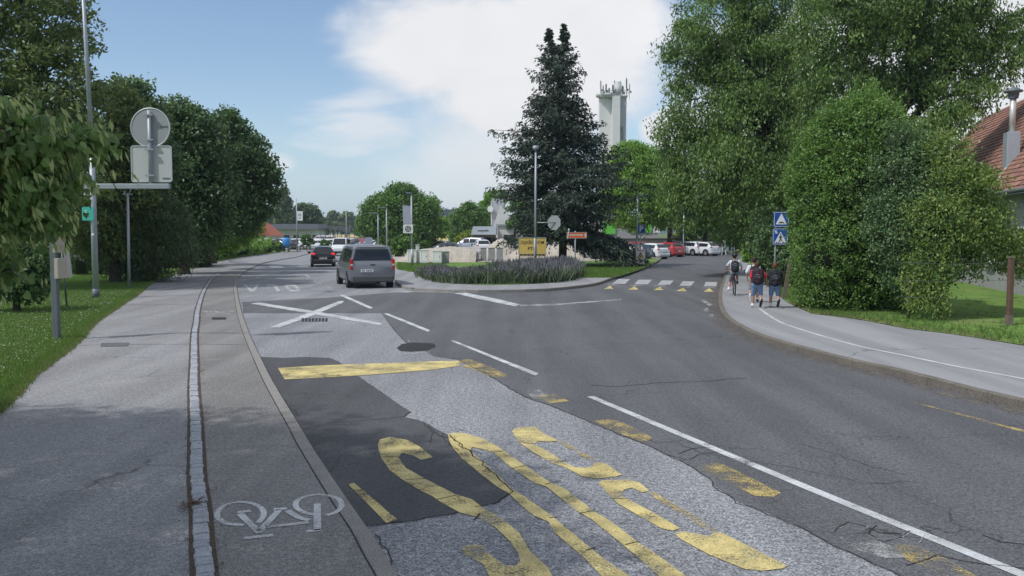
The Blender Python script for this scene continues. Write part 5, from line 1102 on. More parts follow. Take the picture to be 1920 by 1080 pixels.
for a in (('white utility cabinet behind the lamp with the banner', 764, 781, 469, 491, 67), ('tall narrow grey box between the white cabinets', 780, 786.5, 459, 491, 67.4, 'signback2', False), ('white utility cabinet third from the lamp with the banner', 788, 804, 469, 490, 67), ('white utility cabinet fourth from the lamp with the banner', 811, 828, 470, 490, 67),
          ('grey utility cabinet at the right end of the first cabinet row', 829, 842, 472, 489, 67.5, 'signback', False), ('large pale cabinet with a raised panel partly hidden by lavender', 862, 899, 464, 486, 74), ('grey cabinet right of the large pale one', 901, 912, 465, 486, 74, 'signback', False),
          ('narrow framed grey cabinet, left of the last pair before the gravel heap', 915.5, 928, 465, 486, 74, 'signback'), ('narrow framed grey cabinet, right of the last pair before the gravel heap', 931, 943, 465, 486, 74, 'signback')):
    cabinet(*a)
# gravel heaps
M['gravel'] = mat('pale gravel', (.40, .365, .31), .95, var=.25, scale=1.5, bump=.6, bscale=14, fine=.3)
def heap(name, label, pts, Y, depth, m='gravel', zb=.1):
    t = thing(name, label, 'heap', base(pts[len(pts) // 2][0], Y, zb)); mb = MB(); nx = 48; ny = 12; vs = []; x0 = xat(pts[0][0], Y); x1 = xat(pts[-1][0], Y)
    for j in range(ny + 1):
        v = j / ny
        for i in range(nx + 1):
            u = i / nx; px = pts[0][0] + (pts[-1][0] - pts[0][0]) * u; k = 0
            while k < len(pts) - 2 and pts[k + 1][0] < px: k += 1
            a, b = pts[k], pts[k + 1]; py = a[1] + (b[1] - a[1]) * (px - a[0]) / (b[0] - a[0]); h = max(0, zat(py, Y + depth * .5) - zb)
            z = h * math.sin(math.pi * min(1, max(0, v))) ** .7 + random.uniform(-.05, .05) * (0 < v < 1)
            vs.append((x0 + (x1 - x0) * u - t.location.x + random.uniform(-.06, .06), depth * v + random.uniform(-.05, .05), max(z, -.05)))
    mb.add(vs, [(j * (nx + 1) + i, j * (nx + 1) + i + 1, (j + 1) * (nx + 1) + i + 1, (j + 1) * (nx + 1) + i) for j in range(ny) for i in range(nx)], True); mb.build('heap', M[m], t)
heap('gravel_heap', 'long low gravel heap behind the first row of cabinets', [(728, 489), (748, 482), (766, 470), (790, 466), (815, 464), (838, 462), (862, 463), (880, 466), (892, 470)], 70, 8)
heap('gravel_heap', 'tall pale gravel heap under the low shop sign', [(905, 470), (920, 458), (930, 450), (940, 447), (950, 452), (962, 465), (975, 474)], 82, 6)
heap('gravel_heap', 'pinkish gravel bank behind the yellow board and the spruce trunk', [(955, 478), (975, 464), (1000, 462), (1040, 460), (1070, 460), (1088, 464), (1094, 476)], 76, 5)

# ------------------------------------------------------------------ buildings
Yw = 235; t = thing('water_tower', 'white concrete tower crowned with antennas rising behind the trees', 'tower', base(1148, Yw, 0))
w2 = lambda px: xat(px, Yw) - t.location.x
mb = MB(); H = zat(186, Yw)
mb.box((w2(1134.5), 2.0, H / 2), (xat(1147, Yw) - xat(1124.5, Yw), 3.4, H)); mb.box((w2(1152), -.4, H / 2), (xat(1159, Yw) - xat(1145, Yw), 3.2, H)); mb.build('shaft', mat('white tower concrete', (.62, .62, .60), .8, var=.1, scale=.25), t)
mb = MB(); mb.prism([(w2(1157), 0), (w2(1171), 0), (w2(1171.5), H - .05), (w2(1157), H - .05)][::-1], Matrix.Translation((0, -1.0, 0)), 3.6); mb.build('shaded_wing', mat('tower face with painted shade', (.38, .39, .41), .8, var=.1, scale=.3), t)  # the shade on this side is put into its grey colour
mb = MB()
def bar(x0, y0, x1, y1): mb.cyl((w2(x0), -1.03, zat(y0, Yw)), (w2(x1), -1.03, zat(y1, Yw)), .09, .09, 6)
for q in ((1161, 240.5, 1165, 247), (1166, 240.5, 1161.5, 247), (1161.5, 248, 1161.5, 256), (1165, 248, 1165, 256), (1161.5, 248, 1165, 248), (1161.5, 258, 1165, 258), (1161.5, 261, 1165, 261), (1165, 257, 1165, 268), (1161.5, 265, 1165, 265)): bar(*q)
mb.build('tower_lettering', M['ink_grey'], t)
mb = MB(); mb.cyl((w2(1164.5), -1.08, zat(201, Yw)), (w2(1164.5), -.99, zat(201, Yw)), .75, .75, 18); mb.build('tower_emblem', M['steel'], t)
mb = MB(); mb.lathe([(2.2, H), (2.9, H + .3), (2.9, H + .9), (2.2, H + .9)], (w2(1136), .8, 0), n=14); mb.box((w2(1148), .6, H + .15), (7.2, 4.2, .3)); mb.cyl((w2(1156), 0, H), (w2(1156), 0, H + 3.6), 1.0, 1.0, 14); mb.sph((w2(1156), 0, H + 3.6), (1.0, 1.0, .6), 12, 6); mb.build('platform', M['signback2'], t)
for k, (px, h, r) in enumerate(((1124, 4.4, .16), (1129, 3.3, .12), (1134, 3.6, .18), (1140, 2.6, .2), (1146, 3.2, .2), (1151, 4.8, .14), (1161, 4.4, .16), (1166, 3.3, .22), (1173, 5.4, .16), (1178, 3.8, .12))):
    mb = MB(); x = w2(px); y = random.uniform(-2, 1.5); mb.cyl((x, y, H - .4), (x, y, H + h), r * .5, r * .5, 6); mb.box((x, y - .2, H + h * .7), (r * 2.2, .2, h * .45)); mb.box((x + .3, y, H + h * .4), (.5, .3, .6)); mb.build('antenna', M['steel_dark'] if k % 3 else M['signback'], t)
mb = MB()
for i in range(9): mb.cyl((w2(1124) + i * .88, -1.9, H + .25), (w2(1124) + i * .88, -1.9, H + 1.6), .06, .06, 5)
mb.box((w2(1148), -1.9, H + 1.6), (7.4, .08, .1)); mb.box((w2(1148), -1.9, H + .9), (7.4, .08, .1)); mb.build('platform_railing', M['steel_dark'], t)

# low shop and slab building
Yh = 128; t = thing('slab_building', 'pale grey slab like building with a slanting face behind the low shop', 'building', base(930, Yh, 0))
wx = lambda px: xat(px, Yh) - t.location.x
mb = MB(); mb.prism([(wx(921), 0), (wx(945), 0), (wx(945), zat(371, Yh)), (wx(921.5), zat(373, Yh))][::-1], Matrix.Translation((0, 1, 0)), 6); mb.build('tower_wall', mat('grey cladding', (.40, .40, .43), .7, var=.08, scale=.5), t)
mb = MB(); mb.prism([(wx(924), 0), (wx(975), 0), (wx(975), zat(420, Yh)), (wx(938), zat(385, Yh)), (wx(925), zat(424, Yh))][::-1], Matrix.Translation((0, -.6, 0)), 1.5); mb.build('slanted_wall', M['offwhite'], t)
mb = MB(); mb.cyl((wx(919.5), 1.0, zat(392, Yh)), (wx(919.5), .4, zat(392, Yh)), .45, .45, 14); mb.build('dish', M['white_p'], t)
mb = MB(); mb.box((wx(921), .96, zat(400, Yh)), (.12, .1, 3.5)); mb.build('edge_trim', M['white_p'], t)
Yh2 = 112; t = thing('shop', 'low flat shop with a pale sloping roof fascia carrying dark lettering', 'building', base(900, Yh2, 0))
wx = lambda px: xat(px, Yh2) - t.location.x
fa = MB(); fa.prism([(wx(883), zat(440, Yh2)), (wx(930), zat(440, Yh2)), (wx(930), zat(424.5, Yh2)), (wx(887), zat(424.5, Yh2))][::-1], Matrix.Translation((0, 0, 0)), 8); fao = fa.build('roof', mat('pale blue fascia', (.47, .53, .57), .6, var=.05), t)
mb = MB(); zc = zat(432.4, Yh2)
for i, w in enumerate((.12, .10, .13, .10, .12, .10, .09, .11, .10, .12)): mb.box((wx(896.5 + i * 2.05), -.02, zc), (w, .03, .11)); mb.box((wx(896.9 + i * 2.05), -.02, zc), (.03, .03, .15))
mb.box((wx(905.3), -.02, zc - .12), (.05, .03, .2)); mb.box((wx(912.4), -.02, zc + .09), (.05, .03, .2)); mb.build('lettering', M['ink_grey'], fao)
mb = MB(); mb.box((wx(907), 4, zat(440, Yh2) / 2), (xat(928, Yh2) - xat(886, Yh2), 6.5, zat(440, Yh2) - .01)); mb.build('wall', mat('brown shop wall', (.20, .16, .14), .8, var=.3, scale=.8), t)
mb = MB()
for px in (888, 900, 912, 924): mb.box((wx(px), .66, 1.1), (1.1, .12, 1.5))
mb.build('window', M['glass'], t)
# white hall behind the spruce
t = thing('hall', 'long white hall glimpsed under the spruce branches', 'building', base(1010, 118, 0))
mb = MB(); mb.box((1.5, 4, 1.7), (14, 8, 3.4)); mb.build('wall', M['offwhite'], t); mb = MB(); mb.box((1.5, 4, 3.5), (14.4, 8.4, .22)); mb.build('roof', M['signback'], t)
mb = MB()
for i in range(5): mb.box((-4 + i * 2.6, -.02, 1.7), (1.4, .08, 1.0))
mb.build('window', M['glass'], t)
# bright green facade
Yg = 122; t = thing('green_building', 'building with a bright green facade behind the parking sign', 'building', base(1195, Yg, 0))
wx = lambda px: xat(px, Yg) - t.location.x
mb = MB(); mb.box((wx(1170), 4, zat(425, Yg) / 2 + .4), (xat(1235, Yg) - xat(1110, Yg), 8, zat(425, Yg) + .8)); mb.build('wall', M['wallwhite'], t)
mb = MB(); mb.box((wx(1200), -.06, zat(421, Yg)), (xat(1219, Yg) - xat(1178, Yg), .2, zat(406, Yg) - zat(436, Yg))); mb.build('green_panel', mat('bright green facade', (.13, .52, .06), .6, var=.05), t)
mb = MB(); mb.box((wx(1140), -.06, zat(428, Yg)), (2.0, .2, 1.6)); mb.build('green_panel', mat('bright green facade low', (.13, .50, .06), .6, var=.05), t)
mb = MB(); mb.box((wx(1231), -.06, zat(430, Yg)), (.9, .1, .9)); mb.build('window', M['white_p'], t)
t = thing('boundary_wall', 'long dark grey wall behind the parked cars', 'wall', base(1220, 108, 0)); mb = MB(); mb.box((-1, 0, .9), (20, .3, 1.75)); mb.build('wall', mat('dark boundary wall', (.09, .085, .08), .9, var=.25, scale=1), t)  # dark grey base colour with slight variation
mb = MB(); mb.box((-1, 0, 1.82), (20.2, .42, .08)); mb.build('coping', M['signback'], t)
t = thing('shelter', 'low tan shelter roof behind the parked cars', 'shelter', base(1278, 104, 0)); mb = MB(); mb.box((0, 0, zat(444, 104)), (3.0, 2.2, .28)); mb.build('roof', M['lot'], t)
for s in (-1.3, 1.3): mb = MB(); mb.cyl((s, 0, 0), (s, 0, zat(446, 104)), .06, .06, 6); mb.build('post', M['steel_dark'], t)

# far car park: hall, red roofed house, blue container
t = thing('warehouse', 'long low white warehouse under a grey roof across the far car park', 'building', base(545, 195, 0)); Yv = 195
mb = MB(); mb.box((xat(543, Yv) - xat(545, Yv), 6, 1.6), (xat(592, Yv) - xat(490, Yv), 12, 3.2)); mb.build('wall', M['offwhite'], t)
mb = MB(); mb.box((0, 5, 3.35), (xat(596, Yv) - xat(486, Yv), 14, .3)); mb.prism([(-6.3, 3.5), (6.5, 3.5), (6.2, 4.4), (-6, 4.4)][::-1], Matrix.Translation((0, -.5, 0)), 9); mb.build('roof', mat('grey sheet roof', (.14, .15, .17), .7, var=.15), t)
mb = MB(); [mb.box((-5 + i * 2.1, -.02, 1.5), (1.2, .08, .9)) for i in range(6)]; mb.build('window', M['glass'], t)
t = thing('lattice_shed', 'long dark slatted shed roof left of the yellow field', 'shed', base(605, 205, 0)); mb = MB(); mb.box((1.0, 3, 3.6), (11.5, 8, .9), rot=Matrix.Rotation(R(3), 3, 'Y')); mb.build('roof', mat('dark slatted roof', (.11, .11, .12), .8, var=.3, scale=2), t)
mb = MB(); [mb.cyl((-4.5 + i, 0, 0), (-4.5 + i, 0, 3), .09, .09, 6) for i in range(10)]; mb.build('posts', M['steel_dark'], t)
t = thing('house', 'house with an orange red gable roof peeping out behind the left hedge', 'building', base(487, 158, 0)); mb = MB(); mb.box((-1, 4, 1.0), (6, 8, 2.0)); mb.build('wall', M['offwhite'], t)
mb = MB(); mb.prism([(-4.4, 1.9), (2.4, 1.9), (-.6, 4.3)][::-1], Matrix.Translation((0, -.3, 0)), 8.6); mb.build('roof', mat('red tiles', (.36, .11, .06), .85, var=.2), t)
t = thing('container', 'blue round container standing in the far car park', 'container', (xat(537, 110), 110, .1)); mb = MB(); mb.lathe([(0, .6), (.36, .62), (.46, .9), (.46, 1.5), (.36, 1.72), (0, 1.76)], n=16); mb.build('tank', mat('bright blue plastic', (.05, .25, .60), .4), t)
mb = MB(); [mb.cyl((a, b, 0), (a, b, .7), .05, .05, 6) for a in (-.3, .3) for b in (-.25, .25)]; mb.build('stand', M['steel_dark'], t)
t = thing('fence', 'dark rail fence along the near edge of the far car park', 'fence', base(595, 112, 0)); mb = MB(); [mb.box((-5 + i * 1.4, 0, .4), (.1, .1, .8)) for i in range(8)]; mb.build('posts', M['steel_dark'], t)
mb = MB(); mb.box((0, 0, .7), (10.5, .06, .12)); mb.box((0, 0, .35), (10.5, .06, .1)); mb.build('rails', M['wood'], t)
t = thing('fence', 'tall tan mesh fence before the yellow field', 'fence', base(640, 165, 0)); mb = MB(); [mb.box((-6.5 + i * .9, 0, 1.3), (.1, .1, 2.6)) for i in range(16)]; mb.build('posts', M['steel_dark'], t)
mb = MB(); mb.box((0, .1, .9), (14, .05, 1.3)); mb.build('mesh_panels', mat('tan netting', (.34, .23, .15), .9, var=.2), t)

# ---- red roofed house on the right
ex0, ey0, ex1, ey1 = 17.15, 27.0, 24.4, 56.0; ezh = 4.1; ed = Vector((ex1 - ex0, ey1 - ey0, 0)); EL = ed.length; ed.normalize(); en = Vector((ed.y, -ed.x, 0))
t = thing('house', 'old white house with a red brown tiled roof beyond the shrubs on the right', 'house', (ex0, ey0, .1), math.atan2(ed.y, ed.x)); ez = ezh - .1
# local x runs away from the camera along the eaves, local -y points into the house
mb = MB(); mb.box((EL / 2, -4.9, ez / 2 - .06), (EL, 8.7, ez - .1)); mb.build('wall', M['wallwhite'], t)
mb = MB(); mb.prism([(0, 0), (0, 0), (0, 0)], Matrix.Identity(4), 0) if False else None
rw, rh = 4.9, 5.6
mb.__init__(); mb.add([(-.2, 0, ez - .02), (-.2, -2 * rw, ez - .02), (-.2, -rw, ez + rh - .1), (EL + .2, 0, ez - .02), (EL + .2, -2 * rw, ez - .02), (EL + .2, -rw, ez + rh - .1)], [(0, 2, 1), (3, 4, 5), (0, 3, 5, 2), (1, 2, 5, 4), (0, 1, 4, 3)]); rf = mb.build('roof', M['wood'], t)
tilem = leafmat('roof tiles', (.085, .045, .035), (.235, .115, .080), 0.0, .9)
def tiles(parent, org, u, v, nrmv, W_, H_, tw=.2, th=.27, seed=1):
    g = np.random.default_rng(seed); nu = int(W_ / tw); nv = int(H_ / th); V = []; T = []
    u, v, nv_ = Vector(u).normalized(), Vector(v).normalized(), Vector(nrmv).normalized()
    for j in range(nv):
        for i in range(nu):
            p = Vector(org) + u * ((i + .5 * (j % 2)) * tw) + v * (j * th); l0 = .045 + g.uniform(-.008, .01); e = tw - .012
            a = p + nv_ * l0; b = p + u * e + nv_ * (l0 + g.uniform(-.006, .006)); c = p + u * e + v * (th + .04) + nv_ * .012; d = p + v * (th + .04) + nv_ * .012
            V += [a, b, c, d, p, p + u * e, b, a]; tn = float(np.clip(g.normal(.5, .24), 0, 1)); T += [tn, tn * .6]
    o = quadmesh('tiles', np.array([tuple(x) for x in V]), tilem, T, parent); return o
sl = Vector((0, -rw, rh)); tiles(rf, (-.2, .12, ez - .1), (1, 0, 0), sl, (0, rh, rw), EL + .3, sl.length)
mb = MB(); mb.tube([(-.3, .1, ez - .06), (EL + .3, .1, ez - .06)], .07, 8); mb.tube([(-.3, 0.02, ez - .16), (EL + .3, .02, ez - .16)], .05, 6); mb.build('gutter', M['steel_dark'], t)
for i, xx in enumerate((3.0, 6.6, 10.5)):
    mb = MB(); mb.box((xx, -.56, 1.9), (1.0, .1, 1.35)); w_ = mb.build('window', M['glass'], t); frame_ring('window_frame', M['offwhite'], w_, (xx, -.53, 1.9), 1.12, 1.45, .02, .14, .07)
    mb = MB(); mb.box((xx, -.42, 1.14), (1.2, .26, .06)); mb.build('sill', M['offwhite'], w_)
mb = MB(); mb.box((4.9, -.53, 2.9), (.55, .08, 1.3)); mb.build('shutter', M['wood'], t)
# lean-to roof on the near side, at the right edge of the frame
mb = MB(); mb.box((3.7, -.3, 2.0), (.05, .05, .05)); 
q0 = Vector((2.6, .3, ez + .02)); 
# chimney
cx_ = 10.6; cyl_ = -1.15; cz_ = ez + rh * 1.15 / rw
ch = MB(); ch.box((cx_, cyl_, cz_ + .30), (.62, .5, 1.9)); cho = ch.build('chimney', mat('zinc flashing', (.42, .46, .50), .45, .5, var=.12, scale=2), t); bevel(cho, .02)
mb = MB(); mb.cyl((cx_, cyl_, cz_ + 1.2), (cx_, cyl_, cz_ + 2.75), .125, .125, 16); mb.build('flue', mat('flue pipe', (.55, .54, .50), .4, .4, var=.1), cho)
mb = MB(); mb.lathe([(.2, cz_ + 2.65), (.2, cz_ + 2.87), (.36, cz_ + 2.91), (.36, cz_ + 2.97), (.06, cz_ + 3.10), (0, cz_ + 3.27)], (cx_, cyl_, 0), n=16); mb.build('cowl', M['steel_dark'], cho)
mb = MB(); vy = Vector((0, -rw, rh)).normalized()
mb.add([Vector((cx_ - 1.6, .0, ez + .1)), Vector((cx_ - 1.25, .0, ez + .1)), Vector((cx_ + .6, cyl_ - .3, cz_ + .42)), Vector((cx_ + .2, cyl_ - .3, cz_ + .44))], [(0, 1, 2, 3)]); mb.build('flashing', M['signback2'], t)
t2 = thing('flower_box', 'red geraniums in a box at the window of the old house', 'flowers', (17.55, 29.9, 1.35)); mb = MB(); mb.box((0, 0, 0), (.22, .7, .18)); mb.build('box', M['wood_red'], t2)
g_ = np.random.default_rng(8); foliage('flowers', t2, t2.location, [((17.5, 29.9, 1.55), (.22, .4, .18))], 500, .07, .06, leafmat('geranium', (.35, .01, .05), (.6, .02, .10), .2), clump=.07, seed=8)
# ------------------------------------------------------------------ vehicles
def paintm(name, c, metal=.3, rough=.32): 
    m = mat(name, c, rough, metal, var=.04, spec=.6); m.node_tree.nodes['Principled BSDF'].inputs['Coat Weight'].default_value = .5; m.node_tree.nodes['Principled BSDF'].inputs['Coat Roughness'].default_value = .08; return m
HATCH = [(-2.0, .36, .78, .76, .82, .72), (-1.95, .24, .90, .83, .95, .76), (-1.84, .2, .95, .855, 1.02, .74), (-1.48, .2, .96, .865, 1.42, .60), (-1.3, .2, .96, .87, 1.455, .595), (-.3, .2, .95, .875, 1.49, .60), (.35, .2, .93, .875, 1.43, .60), (1.08, .2, .92, .86, .98, .72), (1.72, .2, .82, .83, .86, .68), (1.97, .28, .64, .76, .68, .62), (2.02, .36, .54, .70, .57, .55)]
VAN = [(-2.5, .42, .92, .90, .98, .88), (-2.47, .30, 1.02, .945, 1.10, .90), (-2.42, .28, 1.08, .955, 1.16, .90), (-2.28, .26, 1.08, .96, 1.80, .78), (-2.1, .25, 1.08, .96, 1.90, .76), (-.3, .25, 1.08, .96, 1.93, .77), (1.0, .25, 1.06, .96, 1.89, .76), (1.95, .25, 1.0, .93, 1.14, .80), (2.3, .28, .88, .88, .95, .72), (2.47, .38, .72, .80, .78, .66)]
def car(label, loc, rz, prof, pm, cat='car', name='car', group=None, scale=(1, 1, 1), van=False, lit=False, plate_x=0.0):
    t = thing(name, label, cat, loc, rz, group); t.scale = scale
    def sec(s, side=1):
        y, zb, zk, hw, zt, ht = s
        return [Vector((side * x, y, z)) for x, z in ((0, zb), (hw * .86, zb), (hw * .985, zb + .12), (hw * 1.0, (zb + zk) * .5 + .05), (hw * .985, zk), (ht, zt - .05 * min(1, (zt - zk) / .2)), (ht - .09, zt), (ht * .5, zt + .018), (0, zt + .022))]
    mb = MB(); n = 9; rows = []
    for s in prof: a = sec(s); b = sec(s, -1); rows.append(a + b[-2:0:-1])
    m_ = len(rows[0]); vs = [v for r in rows for v in r]
    fs = [(i * m_ + j, i * m_ + (j + 1) % m_, (i + 1) * m_ + (j + 1) % m_, (i + 1) * m_ + j) for i in range(len(rows) - 1) for j in range(m_)]
    fs += [tuple(range(m_ - 1, -1, -1)), tuple((len(rows) - 1) * m_ + j for j in range(m_))]
    mb.add(vs, fs, True); body = mb.build('body', pm, t); body.data.set_sharp_from_angle(angle=R(32))
    def pane(c4, nm='window', off=.008, m='glass', parent=None):
        c = [Vector(x) for x in c4]; nn = (c[1] - c[0]).cross(c[3] - c[0]).normalized(); ctr = sum(c, Vector()) / 4
        if nn.dot(ctr - Vector((0, ctr.y * .3, .8))) < 0: nn = -nn
        q = MB(); k = [x + nn * off for x in c]; b = [x - nn * .02 for x in c]; q.add(k + b, [(0, 1, 2, 3), (7, 6, 5, 4)] + [(i, 4 + i, 4 + (i + 1) % 4, (i + 1) % 4) for i in range(4)]); return q.build(nm, M[m], parent or t)
    ir = 2; iw = [i for i in range(len(prof) - 1) if prof[i][4] > prof[i + 1][4] + .3][0]
    def lerp(a, b, u): return a + (b - a) * u
    # rear and front screens
    for (i, j, nm, u0, u1) in ((2, 3, 'rear_window', .12 if van else .1, .9), (iw + 1, iw, 'windscreen', .06, .92)):
        A, B = prof[i], prof[j]; xa, xb = A[5] * (.9 if not van else .93), B[5] * .84
        def pt(sx, u): return Vector((sx * lerp(xa, xb, u), lerp(A[0], B[0], u), lerp(A[4], B[4], u) + (.012)))
        pane([pt(-1, u0), pt(1, u0), pt(1, u1), pt(-1, u1)], nm)
    # side windows
    segs = [(3.15, 5.0), (5.06, 6.0), (6.05, iw + .62)] if not van else [(3.3, 4.45), (4.52, 5.35), (5.42, 6.0), (6.06, iw + .55)]
    def atst(q):
        i = min(int(q), len(prof) - 2); u = q - i; return [lerp(prof[i][k], prof[i + 1][k], u) for k in range(6)]
    for sx in (-1, 1):
        for a, b in segs:
            A, B = atst(a), atst(b); P_ = []
            for S, hi in ((A, 0), (B, 0), (B, 1), (A, 1)):
                u = .10 if not hi else .86; zz = lerp(S[2], S[4] - .05, u); xx = lerp(S[3] * .985, S[5], u); P_.append(Vector((sx * xx, S[0], zz)))
            if P_[2].z - P_[1].z < .03: P_[2].z = P_[1].z + .03
            pane(P_, 'side_window')
    # wheels
    wr = .325 if not van else .335; wy = (-1.27, 1.25) if not van else (-1.58, 1.62); hw = prof[5][3]
    for sx in (-1, 1):
        for y in wy:
            q = MB(); q.cyl((sx * (hw - .2), y, wr + .03), (sx * (hw + .004), y, wr + .03), wr + .075, wr + .075, 24, True, False); ar = q.build('wheel_arch', M['black'], t)
            q = MB(); q.lathe([(wr * .6, -.1), (wr * .92, -.105), (wr, -.07), (wr, .07), (wr * .92, .105), (wr * .6, .1)], (sx * (hw - .085), y, wr), 'X', 26); wh = q.build('wheel', M['tyre'], t)
            q = MB(); q.cyl((sx * (hw - .16), y, wr), (sx * (hw + .006), y, wr), wr * .62, wr * .60, 20, True, False)
            q2 = MB()
            for k in range(5): a = k * 6.283 / 5; q.box((sx * (hw + .010), y + math.cos(a) * wr * .33, wr + math.sin(a) * wr * .33), (.012, wr * .52, .045), rot=Matrix.Rotation(a, 3, 'X'))
            q.build('rim', M['rim'], wh)
    # lamps
    for sx in (-1, 1):
        q = MB()
        if van: q.box((sx * .875, -2.455, 1.08), (.13, .12, .48), bev=.03)
        else: q.box((sx * .70, -1.90, .93), (.26, .14, .17), bev=.03)
        l_ = q.build('tail_light', M['red_lit'] if lit else M['red_lamp'], t)
        if van: q = MB(); q.box((sx * .875, -2.516, 1.06), (.09, .01, .08)); q.build('lamp_segment', M['head_lamp'], l_)
        f_ = prof[-2]; q = MB(); q.box((sx * f_[3] * .82, f_[0] - .05, f_[2] - .0), (.30, .2, .15), bev=.03); q.build('headlight', M['head_lamp'], t)
        q = MB(); my = atst(iw + .55)[0] - .05; q.box((sx * (hw + .12), my, prof[5][2] + .06), (.2, .1, .15), bev=.03); q.cyl((sx * (hw - .05), my, prof[5][2] + .0), (sx * (hw + .08), my, prof[5][2] + .03), .025); q.build('wing_mirror', M['black'] if not van else pm, t)
    q = MB(); y0 = prof[0][0]
    q.box((0, y0 + .02, .43), (prof[1][3] * 1.86, .16, .24 if not van else .30), bev=.05); q.build('rear_bumper', pm if not van else M['bumper'], t)
    q = MB(); q.box((plate_x, y0 - (.07 if not van else .03), .62 if not van else .80), (.52, .02, .12)); pl_ = q.build('number_plate', M['plate'], t)
    q = MB(); yy_ = y0 - (.082 if not van else .042); [q.box((plate_x - .19 + k * .063, yy_, .62 if not van else .80), (.035, .004, .07)) for k in range(7) if k != 2]; q.build('plate_lettering', M['ink'], pl_)
    q = MB(); q.box((0, prof[-1][0] - .02, .44), (1.2, .06, .16), bev=.02); q.build('grille', M['black'], t)
    return t
M['bumper'] = mat('grey bumper', (.075, .08, .088), .55, .1, var=.08)
gv = G(700, 541, 0)
van = car('grey passenger van driving away in the right hand lane', (gv.x - .82, gv.y + 2.42, 0), R(18.5), VAN, paintm('grey van paint', (.19, .202, .222), .4, .36), 'van', 'van', van=True, plate_x=-.24, scale=(1.07, 1, 1.0))
q = MB(); q.box((0.0, -2.495, 1.06), (.22, .03, .05), bev=.01); q.build('tailgate_handle', M['black'], van)
q = MB(); q.box((0, -2.40, 1.835), (1.30, .1, .03)); q.build('roof_lip', M['bumper'], van)
for sx in (-1, 1): q = MB(); q.tube([(sx * .30, -2.2, 1.35), (sx * .30, -2.2, 1.6)], .1, 8) if False else None
gb = G(605, 500.5, 0)
blk = car('black hatchback with lit red tail lamps ahead of the grey van', (gb.x - .4, gb.y + 1.95, 0), R(13), HATCH, paintm('black car paint', (.012, .012, .015), .2, .25), 'car', 'car', lit=True)
gw = G(632, 480, 0)
car('white van facing the camera between the black car and the grey van', (gw.x, gw.y + 2.2, 0), R(184), VAN, paintm('white van paint', (.62, .64, .66), 0, .35), 'van', 'van', van=True, scale=(.92, .9, 1))
W_ = paintm('white car paint', (.62, .63, .65), 0, .3); S_ = paintm('silver car paint', (.38, .40, .42), .6, .35); RD = paintm('red car paint', (.38, .02, .025), .1, .3); DK = paintm('dark car paint', (.03, .04, .055), .3, .3); TL = paintm('teal car paint', (.02, .16, .20), .3, .3)
GR = 'cars parked beyond the island'
protos = {}
def parked(lab, px, Y, rz, pk, sc=(1, 1, 1), grp=GR):
    key = pk.name
    if key not in protos: protos[key] = car(lab, base(px, Y), rz, HATCH, pk, group=grp, scale=sc); return protos[key]
    c = copy_tree(protos[key], base(px, Y), rz, lab, sc); c['group'] = grp; return c
parked('white hatchback behind the white construction board', 1216, 84, R(38), W_)
parked('red hatchback between the two nearest white cars', 1247, 91, R(36), RD)
parked('silver estate car third in the parked row', 1255, 97, R(52), S_, (1, 1.1, 1.08))
parked('white car right of the thin white pole', 1291, 96, R(38), W_, (1, 1, 1.04))
parked('white car second from the right end of the parked row', 1314, 95, R(40), W_)
parked('silver car at the right end of the parked row', 1331, 101, R(42), S_)
parked('dark red car roof showing behind the lamp post', 1190, 95, R(30), RD)
parked('dark car in the shade under the spruce branches', 1180, 80, R(60), DK)
parked('white car mostly hidden behind the hanging spruce boughs', 1148, 78, R(80), W_, (1, 1.05, 1.05))
parked('white car furthest left under the spruce boughs', 1118, 82, R(85), W_, (1, 1.1, 1.0))
parked('dark car crossing beyond the white markers', 1392, 122, R(80), DK)
parked('white car far beyond the white markers', 1352, 135, R(80), W_)
parked('white pickup backing onto the gravel below the shop sign', 903, 98, R(10), W_, (1, 1, 1.15)); parked('silver van on the gravel left of the white pickup', 880, 104, R(70), S_, (1, 1.15, 1.3))
parked('dark car on the gravel by the small slim tree', 832, 100, R(80), DK, (1, 1, .9)); parked('silver car near the slim tree', 822, 108, R(60), S_)
far = [(495, 150, 85, W_), (512, 150, 85, DK), (527, 156, 85, W_), (500, 132, 60, W_), (552, 150, 85, W_), (572, 140, 80, W_), (586, 130, 80, W_), (598, 128, 70, W_), (590, 150, 80, W_), (606, 146, 80, S_), (617, 140, 80, W_), (629, 150, 80, W_), (640, 158, 80, S_), (652, 150, 80, W_), (664, 140, 80, DK), (676, 150, 80, S_), (690, 135, 75, S_), (700, 118, 60, W_), (715, 112, 70, W_), (728, 120, 70, S_), (745, 112, 70, W_), (480, 140, 80, S_), (533, 132, 80, DK)]
nm = {W_.name: 'white', S_.name: 'silver', DK.name: 'dark'}
wh = ['between the trees and the fence', 'in the far left corner', 'near the blue container', 'beside the dark rail fence', 'behind the rounded shrub', 'before the warehouse', 'under the slatted shed', 'before the yellow field', 'beyond the grey van roof', 'at the edge of the round tree']
order = sorted(range(len(far)), key=lambda i: far[i][0]); rank = {i: k + 1 for k, i in enumerate(order)}; ordw = 'first second third fourth fifth sixth seventh eighth ninth tenth eleventh twelfth thirteenth fourteenth fifteenth sixteenth seventeenth eighteenth nineteenth twentieth twenty-first twenty-second twenty-third'.split()
for i, (px, Y, a, pk) in enumerate(far): parked('%s car in the far car park, %s counting from its left end' % (nm[pk.name], ordw[rank[i] - 1]), px, Y, R(a), pk, (1, 1, 1), 'cars in the far car park')
# motorhome-like white bodies
for px, Y, lab in ((489, 165, 'white van before the far warehouse beside the red roof'), (606, 168, 'white van before the slatted shed')):
    car(lab, base(px, Y), R(75), VAN, W_, 'van', 'van', 'vans in the far car park', van=True)
